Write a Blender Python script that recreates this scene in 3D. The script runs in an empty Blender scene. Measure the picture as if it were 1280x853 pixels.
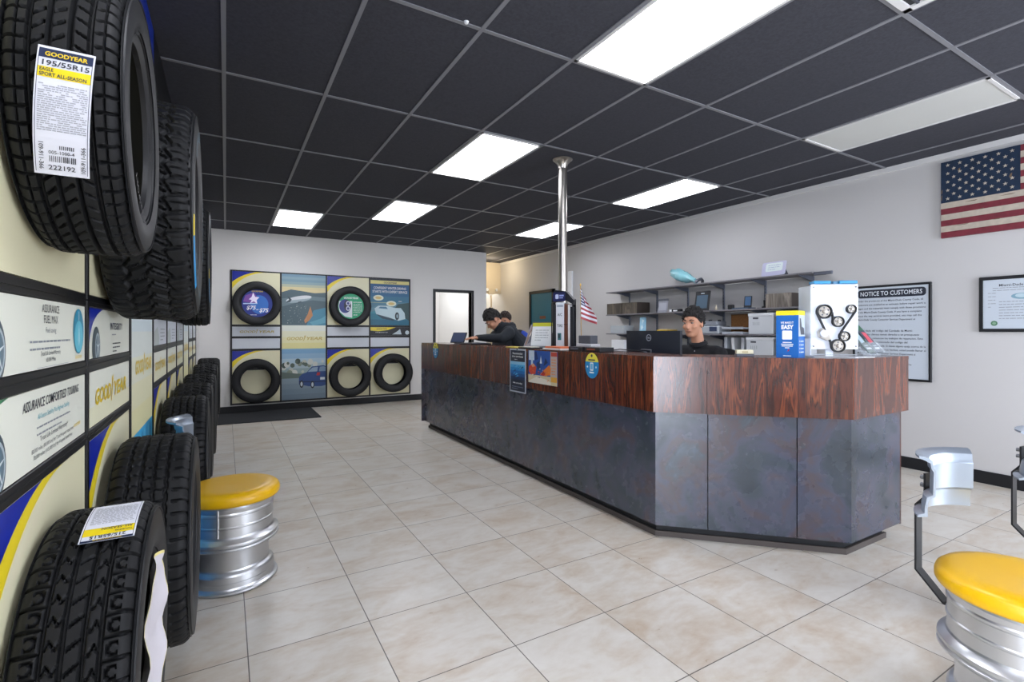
import bpy, math, random
import numpy as np
from mathutils import Vector, Matrix

SC = bpy.context.scene
COL = SC.collection
PI = math.pi
ORG = {}

# ------------------------------------------------------------------ materials
def lin(c):
    if isinstance(c, str):
        c = c.lstrip('#')
        c = [int(c[i:i + 2], 16) / 255 for i in (0, 2, 4)]
        return tuple(x / 12.92 if x <= .04045 else ((x + .055) / 1.055) ** 2.4 for x in c)
    return tuple(c)

MATS = {}
def mat(name, col='#808080', rough=.5, metal=0, spec=.5, noise=None, bump=None, emit=0, alpha=1, trans=0, coat=0):
    """noise = (scale, amount) mottles the colour; bump = (scale, strength)."""
    if name in MATS:
        return MATS[name]
    m = bpy.data.materials.new(name)
    m.use_nodes = True
    nt = m.node_tree
    b = nt.nodes['Principled BSDF']
    c = lin(col)
    b.inputs['Base Color'].default_value = (*c, 1)
    b.inputs['Roughness'].default_value = rough
    b.inputs['Metallic'].default_value = metal
    b.inputs['Specular IOR Level'].default_value = spec
    b.inputs['Alpha'].default_value = alpha
    b.inputs['Transmission Weight'].default_value = trans
    b.inputs['Coat Weight'].default_value = coat
    if emit:
        b.inputs['Emission Color'].default_value = (*c, 1)
        b.inputs['Emission Strength'].default_value = emit
    g = None
    if noise or bump:
        g = nt.nodes.new('ShaderNodeNewGeometry')
    if noise:
        n = nt.nodes.new('ShaderNodeTexNoise')
        n.inputs['Scale'].default_value = noise[0]
        n.inputs['Detail'].default_value = 6
        nt.links.new(g.outputs['Position'], n.inputs['Vector'])
        r = nt.nodes.new('ShaderNodeValToRGB')
        lo = tuple(x * (1 - noise[1]) for x in c)
        hi = tuple(min(1, x * (1 + noise[1])) for x in c)
        r.color_ramp.elements[0].position = .3
        r.color_ramp.elements[1].position = .7
        r.color_ramp.elements[0].color = (*lo, 1)
        r.color_ramp.elements[1].color = (*hi, 1)
        nt.links.new(n.outputs['Fac'], r.inputs['Fac'])
        nt.links.new(r.outputs['Color'], b.inputs['Base Color'])
    if bump:
        n2 = nt.nodes.new('ShaderNodeTexNoise')
        n2.inputs['Scale'].default_value = bump[0]
        n2.inputs['Detail'].default_value = 4
        nt.links.new(g.outputs['Position'], n2.inputs['Vector'])
        bp = nt.nodes.new('ShaderNodeBump')
        bp.inputs['Strength'].default_value = bump[1]
        bp.inputs['Distance'].default_value = .01
        nt.links.new(n2.outputs['Fac'], bp.inputs['Height'])
        nt.links.new(bp.outputs['Normal'], b.inputs['Normal'])
    MATS[name] = m
    return m

def nodes_of(m):
    return m.node_tree, m.node_tree.nodes, m.node_tree.links, m.node_tree.nodes['Principled BSDF']

def math_node(nt, op, a, b=None):
    n = nt.nodes.new('ShaderNodeMath')
    n.operation = op
    for i, v in enumerate((a, b)):
        if v is None:
            continue
        if isinstance(v, (int, float)):
            n.inputs[i].default_value = v
        else:
            nt.links.new(v, n.inputs[i])
    return n.outputs[0]

def ramp(nt, fac, stops):
    r = nt.nodes.new('ShaderNodeValToRGB')
    e = r.color_ramp.elements
    while len(e) < len(stops):
        e.new(.5)
    for k, (p, c) in enumerate(stops):
        e[k].position = p
        e[k].color = (*lin(c), 1)
    nt.links.new(fac, r.inputs['Fac'])
    return r.outputs['Color']

# ------------------------------------------------------------------ mesh builder
class MB:
    def __init__(self):
        self.V = []; self.F = []; self.M = []; self.mats = []; self.nf = 0; self.trim = None
    def mi(self, m):
        if m not in self.mats:
            self.mats.append(m)
        return self.mats.index(m)
    def add(self, V, F, m, X=None):
        o = len(self.V)
        if X is not None:
            V = [X @ Vector(v) for v in V]
        self.V += [tuple(v) for v in V]
        self.F += [tuple(i + o for i in f) for f in F]
        k = self.mi(m)
        self.M += [k] * len(F)
        return self
    def box(self, lo, hi, m, X=None, bev=0):
        lo = list(lo); hi = list(hi)
        for i in range(3):
            if lo[i] > hi[i]:
                lo[i], hi[i] = hi[i], lo[i]
        b = min(bev, *(0.49 * (hi[i] - lo[i]) for i in range(3)))
        if b <= 0:
            V = [(x, y, z) for x in (lo[0], hi[0]) for y in (lo[1], hi[1]) for z in (lo[2], hi[2])]
            F = [(0, 1, 3, 2), (4, 6, 7, 5), (0, 4, 5, 1), (2, 3, 7, 6), (0, 2, 6, 4), (1, 5, 7, 3)]
            return self.add(V, F, m, X)
        V = []; idx = {}
        for sx in (0, 1):
            for sy in (0, 1):
                for sz in (0, 1):
                    s = (sx, sy, sz)
                    for ax in range(3):
                        p = [0, 0, 0]
                        for i in range(3):
                            e = (lo, hi)[s[i]][i]
                            p[i] = e if i == ax else e + (b if s[i] == 0 else -b)
                        idx[(s, ax)] = len(V); V.append(tuple(p))
        F = []
        for ax in range(3):
            u, w = [(1, 2), (2, 0), (0, 1)][ax]
            for sd in (0, 1):
                q = []
                for a, c in ((0, 0), (1, 0), (1, 1), (0, 1)):
                    s = [0, 0, 0]; s[ax] = sd; s[u] = a; s[w] = c
                    q.append(idx[(tuple(s), ax)])
                F.append(tuple(q if sd else q[::-1]))
        for ax in range(3):          # edge strips
            u, w = [(1, 2), (2, 0), (0, 1)][ax]
            for a in (0, 1):
                for c in (0, 1):
                    s0 = [0, 0, 0]; s0[u] = a; s0[w] = c
                    s1 = list(s0); s1[ax] = 1
                    s0, s1 = tuple(s0), tuple(s1)
                    q = [idx[(s0, u)], idx[(s1, u)], idx[(s1, w)], idx[(s0, w)]]
                    F.append(tuple(q if a != c else q[::-1]))
        for s in [(a, c, d) for a in (0, 1) for c in (0, 1) for d in (0, 1)]:
            q = [idx[(s, 0)], idx[(s, 1)], idx[(s, 2)]]
            F.append(tuple(q if sum(s) % 2 else q[::-1]))
        return self.add(V, F, m, X)
    def lathe(self, prof, n, m, X=None, a0=0, a1=2 * PI, closed=False):
        """prof [(r, z)]; open arcs of a closed profile get end caps."""
        full = abs(a1 - a0 - 2 * PI) < 1e-6
        na = n if full else n + 1
        V = []
        for i in range(na):
            a = a0 + (a1 - a0) * i / n
            for r, z in prof:
                V.append((r * math.cos(a), r * math.sin(a), z))
        k = len(prof); F = []
        for i in range(n):
            j = (i + 1) % na
            for p in range(k if closed else k - 1):
                q = (p + 1) % k
                F.append((i * k + p, j * k + p, j * k + q, i * k + q))
        if not closed:
            if prof[0][0] > 1e-6 and full:
                F.append(tuple(i * k for i in range(na))[::-1])
            if prof[-1][0] > 1e-6 and full:
                F.append(tuple(i * k + k - 1 for i in range(na)))
        if closed and not full:
            F.append(tuple(range(k))); F.append(tuple((na - 1) * k + p for p in range(k))[::-1])
        return self.add(V, F, m, X)
    def tube(self, pts, r, m, n=10, X=None):
        pts = [Vector(p) for p in pts]
        rr = r if isinstance(r, (list, tuple)) else [r] * len(pts)
        V = []; F = []
        ref = Vector((0, 0, 1))
        for i, p in enumerate(pts):
            t = (pts[min(i + 1, len(pts) - 1)] - pts[max(i - 1, 0)]).normalized()
            a = t.cross(ref)
            if a.length < 1e-3:
                a = t.cross(Vector((1, 0, 0)))
            a.normalize(); b = t.cross(a)
            for k in range(n):
                w = 2 * PI * k / n
                V.append(p + (a * math.cos(w) + b * math.sin(w)) * rr[i])
        for i in range(len(pts) - 1):
            for k in range(n):
                F.append((i * n + k, i * n + (k + 1) % n, (i + 1) * n + (k + 1) % n, (i + 1) * n + k))
        F.append(tuple(range(n))[::-1]); F.append(tuple((len(pts) - 1) * n + k for k in range(n)))
        return self.add(V, F, m, X)
    def prism(self, poly, h, m, X=None, z0=0):
        n = len(poly)
        V = [(x, y, z0) for x, y in poly] + [(x, y, z0 + h) for x, y in poly]
        F = [tuple(range(n))[::-1], tuple(range(n, 2 * n))]
        F += [(i, (i + 1) % n, n + (i + 1) % n, n + i) for i in range(n)]
        return self.add(V, F, m, X)
    def flat(self, poly, m, X, lift=0):
        if self.trim:                     # a print ends at the edge of its sheet
            for ax, lim, sg in ((0, self.trim[0], 1), (0, self.trim[2], -1), (1, self.trim[1], 1), (1, self.trim[3], -1)):
                out = []
                for i, p in enumerate(poly):
                    q = poly[i - 1]
                    ip, iq = (p[ax] - lim) * sg >= 0, (q[ax] - lim) * sg >= 0
                    if ip != iq:
                        t = (lim - q[ax]) / (p[ax] - q[ax])
                        out.append((q[0] + (p[0] - q[0]) * t, q[1] + (p[1] - q[1]) * t))
                    if ip:
                        out.append(p)
                poly = out
                if len(poly) < 3:
                    return self
        self.nf += 1                      # each printed shape lies a hair above the last
        return self.add([(x, y, lift + self.nf * 1e-5) for x, y in poly], [tuple(range(len(poly)))], m, X)
    def text(self, s, size, m, X, x=0, y=0, lift=.001, align='LEFT', bold=0, shear=0, width=None, rot=0, sy=1):
        V, F, w = glyphs(s, align, bold, shear)
        k = size; kx = size
        if width and w > 0:
            kx = width / w
        ca, sa = math.cos(rot), math.sin(rot)
        P = [(x + px * kx * ca - py * k * sy * sa, y + px * kx * sa + py * k * sy * ca, lift) for px, py in V]
        return self.add(P, F, m, X)
    def build(self, name, parent=None, smooth=False, origin=None, angle=35):
        V = np.array(self.V, dtype=float)
        if parent is not None:
            o = ORG[parent.name]
        elif origin is not None:
            o = Vector(origin)
        else:
            lo, hi = V.min(0), V.max(0)
            o = Vector(((lo[0] + hi[0]) / 2, (lo[1] + hi[1]) / 2, lo[2]))
        V = V - np.array(o)
        me = bpy.data.meshes.new(name)
        me.from_pydata([tuple(v) for v in V], [], self.F)
        for m in self.mats:
            me.materials.append(m)
        me.polygons.foreach_set('material_index', self.M)
        if smooth:
            me.polygons.foreach_set('use_smooth', [True] * len(me.polygons))
            try:
                me.set_sharp_from_angle(angle=math.radians(angle))
            except Exception:
                pass
        me.update()
        ob = bpy.data.objects.new(name, me)
        COL.objects.link(ob)
        if parent is not None:
            ob.parent = parent
            ORG[ob.name] = o
        else:
            ob.location = o
            ORG[ob.name] = o
        return ob

GL = {}
def glyphs(s, align='LEFT', bold=0, shear=0):
    key = (s, align, bold, shear)
    if key not in GL:
        cu = bpy.data.curves.new('lettering', 'FONT')
        cu.body = s; cu.align_x = align; cu.offset = bold; cu.shear = shear
        cu.resolution_u = 2; cu.fill_mode = 'FRONT'
        ob = bpy.data.objects.new('lettering', cu)
        COL.objects.link(ob)
        dg = bpy.context.evaluated_depsgraph_get()
        me = bpy.data.meshes.new_from_object(ob.evaluated_get(dg))
        V = [(v.co.x, v.co.y) for v in me.vertices]
        F = [tuple(p.vertices) for p in me.polygons]
        bpy.data.objects.remove(ob); bpy.data.meshes.remove(me); bpy.data.curves.remove(cu)
        w = (max(v[0] for v in V) - min(v[0] for v in V)) if V else 0
        GL[key] = (V, F, w)
    return GL[key]

def frame(o, a, b):
    """4x4 taking (x, y, lift) to o + x*a + y*b + lift*(a x b)."""
    a = Vector(a).normalized(); b = Vector(b).normalized(); n = a.cross(b)
    return Matrix(((a.x, b.x, n.x, o[0]), (a.y, b.y, n.y, o[1]), (a.z, b.z, n.z, o[2]), (0, 0, 0, 1)))

def tag(o, label, cat, group=None):
    o['label'] = label; o['category'] = cat
    if group:
        o['group'] = group
    return o
def struct(o, label=None):
    o['kind'] = 'structure'
    if label:
        o['label'] = label
    return o
def thing(name, label, cat, loc=(0, 0, 0), group=None):
    o = bpy.data.objects.new(name, None)
    o.empty_display_size = .1
    COL.objects.link(o)
    o.location = loc
    ORG[o.name] = Vector(loc)
    return tag(o, label, cat, group)
def local_thing(name, label, cat, loc, rz=0, group=None):
    """parts are built in local coordinates, the Empty carries place and turn."""
    o = thing(name, label, cat, loc, group)
    o.rotation_euler = (0, 0, rz)
    ORG[o.name] = Vector((0, 0, 0))
    return o
def copy_tree(o, parent=None):
    c = o.copy(); COL.objects.link(c)
    if parent is not None:
        c.parent = parent
    for ch in list(o.children):
        copy_tree(ch, c)
    return c
def circ(cx, cy, r, n=32, ry=None, a0=0, a1=2 * PI):
    ry = r if ry is None else ry
    full = abs(a1 - a0 - 2 * PI) < 1e-6
    return [(cx + r * math.cos(a0 + (a1 - a0) * i / n), cy + ry * math.sin(a0 + (a1 - a0) * i / n)) for i in range(n + (0 if full else 1))]
def rect(x0, y0, x1, y1):
    return [(x0, y0), (x1, y0), (x1, y1), (x0, y1)]
def rrect(x0, y0, x1, y1, r, n=5):
    P = []
    for cx, cy, a in ((x1 - r, y0 + r, -PI / 2), (x1 - r, y1 - r, 0), (x0 + r, y1 - r, PI / 2), (x0 + r, y0 + r, PI)):
        P += [(cx + r * math.cos(a + PI / 2 * i / n), cy + r * math.sin(a + PI / 2 * i / n)) for i in range(n + 1)]
    return P
# ------------------------------------------------------------------ the room
XL, XR, YB, YF, ZC = -.37, 5.78, 9.25, -2.6, 2.993
CAM_Z = 1.343
GX0, GY0, GS = -.011, 3.6287, .61          # ceiling grid
FX0, FY0, FS = .0789, 2.3027, .4945        # floor tile grid

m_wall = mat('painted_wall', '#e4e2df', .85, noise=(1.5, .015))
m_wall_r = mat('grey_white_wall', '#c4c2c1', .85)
m_warm = mat('cream_wall', '#d8c9ae', .85)
m_trim = mat('white_trim', '#d6d5d4', .6)
m_black = mat('black_paint', '#0d0f14', .45)
m_base = mat('black_baseboard', '#0b0d13', .5)
m_white = mat('white_print', '#e8eaec', .5)
m_ceil = mat('charcoal_ceiling_tile', '#414249', .9, spec=.2, noise=(60, .12), bump=(180, .15))
m_tee = mat('grey_ceiling_tee', '#7b7c81', .5)
m_alu = mat('brushed_aluminium', '#d2d4d7', .34, 1, bump=(60, .02))
m_steel = mat('steel', '#8a8c90', .35, 1)
m_chrome = mat('chrome', '#b5b0a8', .28, 1)
m_dmetal = mat('dark_metal', '#5a5d66', .45, .6)

def floor_material():
    m = mat('beige_floor_tile', '#b8b2a6', .32, spec=.5)
    nt, N, L, b = nodes_of(m)
    g = N.new('ShaderNodeNewGeometry')
    s = N.new('ShaderNodeSeparateXYZ'); L.new(g.outputs['Position'], s.inputs[0])
    u = math_node(nt, 'DIVIDE', math_node(nt, 'SUBTRACT', s.outputs[0], FX0), FS)
    v = math_node(nt, 'DIVIDE', math_node(nt, 'SUBTRACT', s.outputs[1], FY0), FS)
    fu = math_node(nt, 'ABSOLUTE', math_node(nt, 'SUBTRACT', math_node(nt, 'FRACT', u), .5))
    fv = math_node(nt, 'ABSOLUTE', math_node(nt, 'SUBTRACT', math_node(nt, 'FRACT', v), .5))
    edge = math_node(nt, 'MAXIMUM', fu, fv)
    grout = math_node(nt, 'GREATER_THAN', edge, .5 - .0022 / FS)
    c = N.new('ShaderNodeCombineXYZ')
    L.new(math_node(nt, 'FLOOR', u), c.inputs[0]); L.new(math_node(nt, 'FLOOR', v), c.inputs[1])
    wn = N.new('ShaderNodeTexWhiteNoise'); L.new(c.outputs[0], wn.inputs[0])
    off = N.new('ShaderNodeVectorMath'); off.operation = 'MULTIPLY_ADD'
    L.new(wn.outputs['Color'], off.inputs[0]); off.inputs[1].default_value = (9, 9, 9)
    L.new(g.outputs['Position'], off.inputs[2])
    mp = N.new('ShaderNodeMapping'); mp.inputs['Scale'].default_value = (1, 1.8, 1)
    L.new(off.outputs[0], mp.inputs[0])
    n1 = N.new('ShaderNodeTexNoise'); n1.inputs['Scale'].default_value = 3.2; n1.inputs['Detail'].default_value = 8
    n1.inputs['Roughness'].default_value = .62; n1.inputs['Distortion'].default_value = .6
    L.new(mp.outputs[0], n1.inputs['Vector'])
    n2 = N.new('ShaderNodeTexNoise'); n2.inputs['Scale'].default_value = 18; n2.inputs['Detail'].default_value = 6
    L.new(mp.outputs[0], n2.inputs['Vector'])
    f = math_node(nt, 'ADD', math_node(nt, 'MULTIPLY', n1.outputs['Fac'], .75), math_node(nt, 'MULTIPLY', n2.outputs['Fac'], .25))
    f = math_node(nt, 'ADD', f, math_node(nt, 'MULTIPLY', math_node(nt, 'SUBTRACT', wn.outputs['Value'], .5), .08))
    col = ramp(nt, f, [(.3, '#b7a692'), (.44, '#c3b9ab'), (.54, '#cac4ba'), (.7, '#d2cec6')])
    mx = N.new('ShaderNodeMix'); mx.data_type = 'RGBA'
    L.new(grout, mx.inputs[0]); L.new(col, mx.inputs[6]); mx.inputs[7].default_value = (*lin('#57514a'), 1)
    L.new(mx.outputs[2], b.inputs['Base Color'])
    L.new(math_node(nt, 'ADD', math_node(nt, 'MULTIPLY', n2.outputs['Fac'], .2), .22), b.inputs['Roughness'])
    bp = N.new('ShaderNodeBump'); bp.inputs['Strength'].default_value = .4; bp.inputs['Distance'].default_value = .002
    L.new(math_node(nt, 'SUBTRACT', 1, grout), bp.inputs['Height']); L.new(bp.outputs[0], b.inputs['Normal'])
    return m
m_floor = floor_material()

XH1 = 10.5                                                         # far wall of the passage
struct(MB().box((XL - .2, YF - .2, -.1), (XR + .2, 12.2, 0), m_floor).build('floor'))
struct(MB().box((XL - .12, YF - .12, ZC), (XR + .2, 12.2, ZC + .1), m_ceil).build('ceiling'))
WL0, WL1 = -1.4, -.2
struct(MB().box((XL - .12, WL1, 0), (XL, YB + .12, ZC), m_wall).box((XL - .12, YF, 0), (XL, WL0, ZC), m_wall).box((XL - .12, WL0, 2.7), (XL, WL1, ZC), m_wall).box((XL - .12, WL0, 0), (XL, WL1, .1), m_wall).build('wall_left'))
f = MB()
for lo, hi in (((WL0, .1), (WL0 + .05, 2.7)), ((WL1 - .05, .1), (WL1, 2.7)), ((WL0, .1), (WL1, .15)), ((WL0, 2.65), (WL1, 2.7)), ((-.875, .1), (-.835, 2.7))):
    f.box((XL - .08, lo[0], lo[1]), (XL - .02, hi[0], hi[1]), m_steel)
struct(f.build('window_9'))
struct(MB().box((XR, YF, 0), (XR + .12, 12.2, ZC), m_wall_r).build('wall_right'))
# back wall with the doorway behind the counter
DX0, DX1, DZ = 3.61, 4.40, 2.13
w = MB()
w.box((XL, YB, 0), (DX0, YB + .12, ZC), m_wall).box((DX1, YB, 0), (4.746, YB + .12, ZC), m_wall).box((DX0, YB, DZ), (DX1, YB + .12, ZC), m_wall)
struct(w.build('wall_back'))
# passage and the room behind the doorway
struct(MB().box((4.746, XH1, 0), (5.05, XH1 + .1, ZC), m_warm).box((5.05, XH1, 2.25), (XR, XH1 + .1, ZC), m_warm).build('wall_passage'))
struct(MB().box((4.62, YB + .12, 0), (4.745, 11.6, ZC), m_wall).build('wall_partition'))
struct(MB().box((2.2, 11.6, 0), (XR, 11.7, ZC), m_wall).build('wall_rear'))
struct(MB().box((2.1, YB + .12, 0), (2.2, 11.7, ZC), m_wall).build('wall_rear_side'))
# front wall: shop windows behind the camera
w = MB()
ws = [(4.75, 5.68)]
w.box((XL, YF - .1, 2.65), (XR, YF, ZC), m_wall).box((XL, YF - .1, 0), (XR, YF, .35), m_wall)
for a, c in ((XL, 3.6), (4.65, 4.75), (5.68, XR)):
    w.box((a, YF - .1, .35), (c, YF, 2.65), m_wall)
struct(w.build('wall_front'))
m_glass = mat('clear_glass', '#ffffff', .0, spec=.5, trans=1)
for k, (a, c) in enumerate(ws + [(3.6, 4.65)]):
    f = MB()
    for lo, hi in (((a, .35), (a + .05, 2.65)), ((c - .05, .35), (c, 2.65)), ((a, .35), (c, .4)), ((a, 2.6), (c, 2.65))):
        f.box((lo[0], YF - .08, lo[1]), (hi[0], YF - .02, hi[1]), m_steel)
    struct(f.build('window_%d' % (k + 1)))

# ceiling grid of grey tees
g = MB()
for i in range(-1, 11):
    x = GX0 + GS * i
    if XL < x < XR:
        g.box((x - .012, YF, ZC - .006), (x + .012, YB if x < 4.74 else XH1, ZC), m_tee)
for j in range(-6, 6):
    y = GY0 + 2 * GS * j
    if y < YB:
        g.box((XL, y - .012, ZC - .0055), (XR, y + .012, ZC), m_tee)
struct(g.build('trim_1'), 'grey metal grid between the charcoal ceiling tiles')
struct(MB().box((XR - .02, YF, ZC - .05), (XR, XH1, ZC), m_trim).build('trim_2'))
for n, lo, hi in (('right', (XR - .012, YF, 0), (XR, XH1, .11)), ('back', (XL, YB - .012, 0), (DX0 - .06, YB, .11)), ('left', (XL, YF, 0), (XL + .012, YB, .11))):
    struct(MB().box(lo, hi, m_base, bev=.004).build('baseboard_' + n))
# doorway in the back wall: black frame lining the opening
d = MB()
d.box((DX0 - .05, YB - .02, 0), (DX0, YB + .14, DZ + .05), m_black).box((DX1, YB - .02, 0), (DX1 + .05, YB + .14, DZ + .05), m_black).box((DX0, YB - .02, DZ), (DX1, YB + .14, DZ + .05), m_black)
struct(d.build('door_1'), 'black framed doorway in the back wall left of the two standing men')
# teal door in the right wall
y0, y1 = 8.2, 9.12
m_teal = mat('teal_door_paint', '#17697f', .45)
dr = MB().box((XR - .05, y0, 0), (XR, y0 + .06, 2.2), m_black).box((XR - .05, y1 - .06, 0), (XR, y1, 2.2), m_black).box((XR - .05, y0, 2.14), (XR, y1, 2.2), m_black).build('door_2')
struct(dr, 'dark teal door in a black frame at the far end of the right wall')
MB().box((XR - .03, y0 + .06, 0), (XR - .002, y1 - .06, 2.14), m_teal).build('door_leaf', dr)
MB().box((XR - .034, 8.5, 1.6), (XR - .03, 8.72, 1.66), mat('brown_plate', '#7a4a34', .5)).build('door_sign', dr)
MB().box((XR - .09, 9.0, 1.0), (XR - .03, 9.03, 1.03), m_steel, bev=.008).box((XR - .1, 8.9, 1.0), (XR - .085, 9.03, 1.03), m_steel, bev=.006).build('door_handle', dr)
# passage doorway at the far end
m_cream_door = mat('pale_door_paint', '#d9d6cc', .6)
d3 = MB()
d3.box((5.05, XH1 - .02, 0), (5.12, XH1 + .12, 2.25), m_warm)
d3.box((5.42, 11.56, 0), (5.47, 11.6, 2.06), m_black).box((5.7, 11.56, 0), (5.77, 11.6, 2.06), m_black).box((5.42, 11.56, 2.0), (5.77, 11.6, 2.06), m_black)
d3.box((5.47, 11.58, 0), (5.7, 11.6, 2.0), m_cream_door)
struct(d3.build('door_3'), 'pale door in a black frame at the end of the passage')
struct(MB().tube([(5.5, XH1 - .04, 0), (5.5, XH1 - .04, 2.2)], .022, m_warm).build('trim_3'), 'painted vertical pipe in the passage')

# ceiling lights
m_lamp = mat('lit_diffuser', '#f4f6ff', .5, emit=10)
m_off = mat('unlit_diffuser', '#c9cac6', .5)
def light(i, j, lit, label):
    x0, y0 = GX0 + GS * i + .012, GY0 + 2 * GS * j + .012
    x1, y1 = x0 + GS - .024, y0 + 2 * GS - .024
    t = thing('ceiling_light', label, 'ceiling light', (x0 + .3, y0 + .6, ZC), 'fluorescent ceiling panels')
    f = MB()
    for lo, hi in (((x0, y0), (x0 + .02, y1)), ((x1 - .02, y0), (x1, y1)), ((x0, y0), (x1, y0 + .02)), ((x0, y1 - .02), (x1, y1))):
        f.box((*lo, ZC - .012), (*hi, ZC), m_trim)
    f.build('light_frame', t)
    MB().box((x0 + .02, y0 + .02, ZC - .007), (x1 - .02, y1 - .02, ZC - .001), m_lamp if lit else m_off).build('diffuser', t)
light(3, -2, 1, 'largest lit ceiling panel, nearest overhead at the top of the photo')
light(3, 0, 1, 'lit ceiling panel just left of the metal post')
light(3, 2, 1, 'lit ceiling panel further back, between the small left panel and the one by the post')
light(1, 3, 1, 'small lit ceiling panel closest to the tire display on the back wall')
light(7, 0, 1, 'lit ceiling panel over the shelves on the right wall')
light(7, 2, 1, 'lit ceiling panel seen directly behind the metal post')
light(7, -2, 0, 'switched-off grey ceiling panel beside the painted flag')
for i, j in ((3, -4), (7, -4), (0, -3)):
    light(i, j, 1, 'lit ceiling panel near the shop front')
# square air vent
t = thing('air_vent', 'dark square air vent in the ceiling, cut by the top edge of the photo', 'vent', (GX0 + GS * 4.5, GY0 + 2 * GS * -2 - .3, ZC))
x0, x1, y1 = GX0 + GS * 4 + .012, GX0 + GS * 5 - .012, GY0 - 4 * GS - .012
y0 = y1 - .586
f = MB()
for lo, hi in (((x0, y0), (x0 + .035, y1)), ((x1 - .035, y0), (x1, y1)), ((x0, y0), (x1, y0 + .035)), ((x0, y1 - .035), (x1, y1))):
    f.box((*lo, ZC - .014), (*hi, ZC), m_trim)
f.build('vent_frame', t)
f = MB().box((x0 + .035, y0 + .035, ZC - .002), (x1 - .035, y1 - .035, ZC), m_black)
for k in range(12):
    y = y0 + .06 + k * .041
    f.box((x0 + .035, y, ZC - .012), (x1 - .035, y + .012, ZC - .003), mat('vent_grey', '#4b4d55', .5))
f.build('louvre', t)
t = thing('smoke_detector', 'tiny white sensor dot on the ceiling near the top', 'detector', (1.108, 2.391, ZC))
MB().lathe([(0, -.012), (.01, -.01), (.014, 0)], 16, m_white, Matrix.Translation((1.108, 2.391, ZC))).build('sensor', t, True)

# the metal post through the ceiling
px, py = 2.80, 3.85
t = thing('metal_post', 'tall bare metal post between counter and ceiling', 'post', (px, py, 0))
MB().lathe([(.042, 0), (.042, ZC - .001)], 28, m_chrome, Matrix.Translation((px, py, 0))).build('pipe', t, True)
MB().lathe([(.044, ZC - .09), (.05, ZC - .05), (.085, ZC - .012), (.095, ZC - .006), (.095, ZC - .001)], 28, m_chrome, Matrix.Translation((px, py, 0))).build('ceiling_flange', t, True)
struct(MB().box((XR - .04, 7.6, 1.3), (XR, 7.72, 2.5), m_white, bev=.006).build('trim_4'), 'white vertical cable duct on the right wall')
# twin-head emergency light in the passage
t = thing('emergency_light', 'twin-head emergency light high in the passage', 'light', (5.5, XH1, 2.27))
MB().box((5.42, XH1 - .06, 2.22), (5.58, XH1, 2.32), m_warm, bev=.01).build('housing', t)
for s in (-1, 1):
    X = Matrix.Translation((5.5 + s * .12, XH1 - .07, 2.33)) @ Matrix.Rotation(PI / 2, 4, 'X') @ Matrix.Rotation(s * .4, 4, 'Y')
    MB().lathe([(.015, -.03), (.03, -.012), (.036, .02), (.03, .024), (0, .02)], 20, m_white, X).build('lamp_head', t, True)

# black door mat
m_mat = mat('black_rubber_mat', '#26282c', .9, bump=(300, .5))
tag(MB().prism([(-.1, 8.16), (1.285, 8.1), (1.285, 9.2), (-.1, 9.2)], .012, m_mat).build('door_mat'), 'black floor mat under the tire display on the back wall', 'mat')

# daylight and lamps beyond the frame
W = bpy.data.worlds.new('sky'); SC.world = W; W.use_nodes = True
bg = W.node_tree.nodes['Background']
bg.inputs[0].default_value = (.8, .87, 1.0, 1); bg.inputs[1].default_value = 18
for k, (a, c) in enumerate(ws + [(3.6, 4.65)]):
    l = bpy.data.lights.new('window_portal', 'AREA'); l.shape = 'RECTANGLE'; l.size = c - a; l.size_y = 2.3
    l.cycles.is_portal = True
    o = bpy.data.objects.new('window_portal', l); COL.objects.link(o)
    o.location = ((a + c) / 2, YF - .05, 1.5); o.rotation_euler = (PI / 2, 0, 0)
l = bpy.data.lights.new('window_portal', 'AREA'); l.shape = 'RECTANGLE'; l.size = 2.6; l.size_y = WL1 - WL0
l.cycles.is_portal = True
o = bpy.data.objects.new('window_portal', l); COL.objects.link(o)
o.location = (XL - .06, (WL0 + WL1) / 2, 1.4); o.rotation_euler = (0, -PI / 2, 0)
def lamp(x, y, z, e, col, r=.15):
    l = bpy.data.lights.new('room_lamp', 'POINT'); l.energy = e; l.color = col; l.shadow_soft_size = r
    o = bpy.data.objects.new('room_lamp', l); COL.objects.link(o); o.location = (x, y, z)
lamp(5.2, 9.9, 2.8, 14, (1, .82, .55))
lamp(5.3, 11.1, 2.7, 25, (1, .95, .85))
lamp(3.6, 10.3, 2.6, 60, (.95, .97, 1))

cam = bpy.data.cameras.new('camera')
cam.sensor_width = 36; cam.sensor_fit = 'HORIZONTAL'; cam.lens = 615.5 / 1280 * 36
cam.shift_y = -12.5 / 1280
cam.clip_start = .02
co = bpy.data.objects.new('camera', cam); COL.objects.link(co)
co.location = (0, 0, CAM_Z); co.rotation_euler = (PI / 2, 0, -.5264)
SC.camera = co
SC.view_settings.view_transform = 'Standard'
SC.view_settings.look = 'None'
SC.view_settings.exposure = .2
SC.view_settings.gamma = 1
SC.view_settings.use_curve_mapping = False
SC.cycles.max_bounces = 8
SC.cycles.use_denoising = True
SC.cycles.sample_clamp_indirect = 8
SC.cycles.caustics_reflective = False
SC.cycles.caustics_refractive = False
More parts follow.
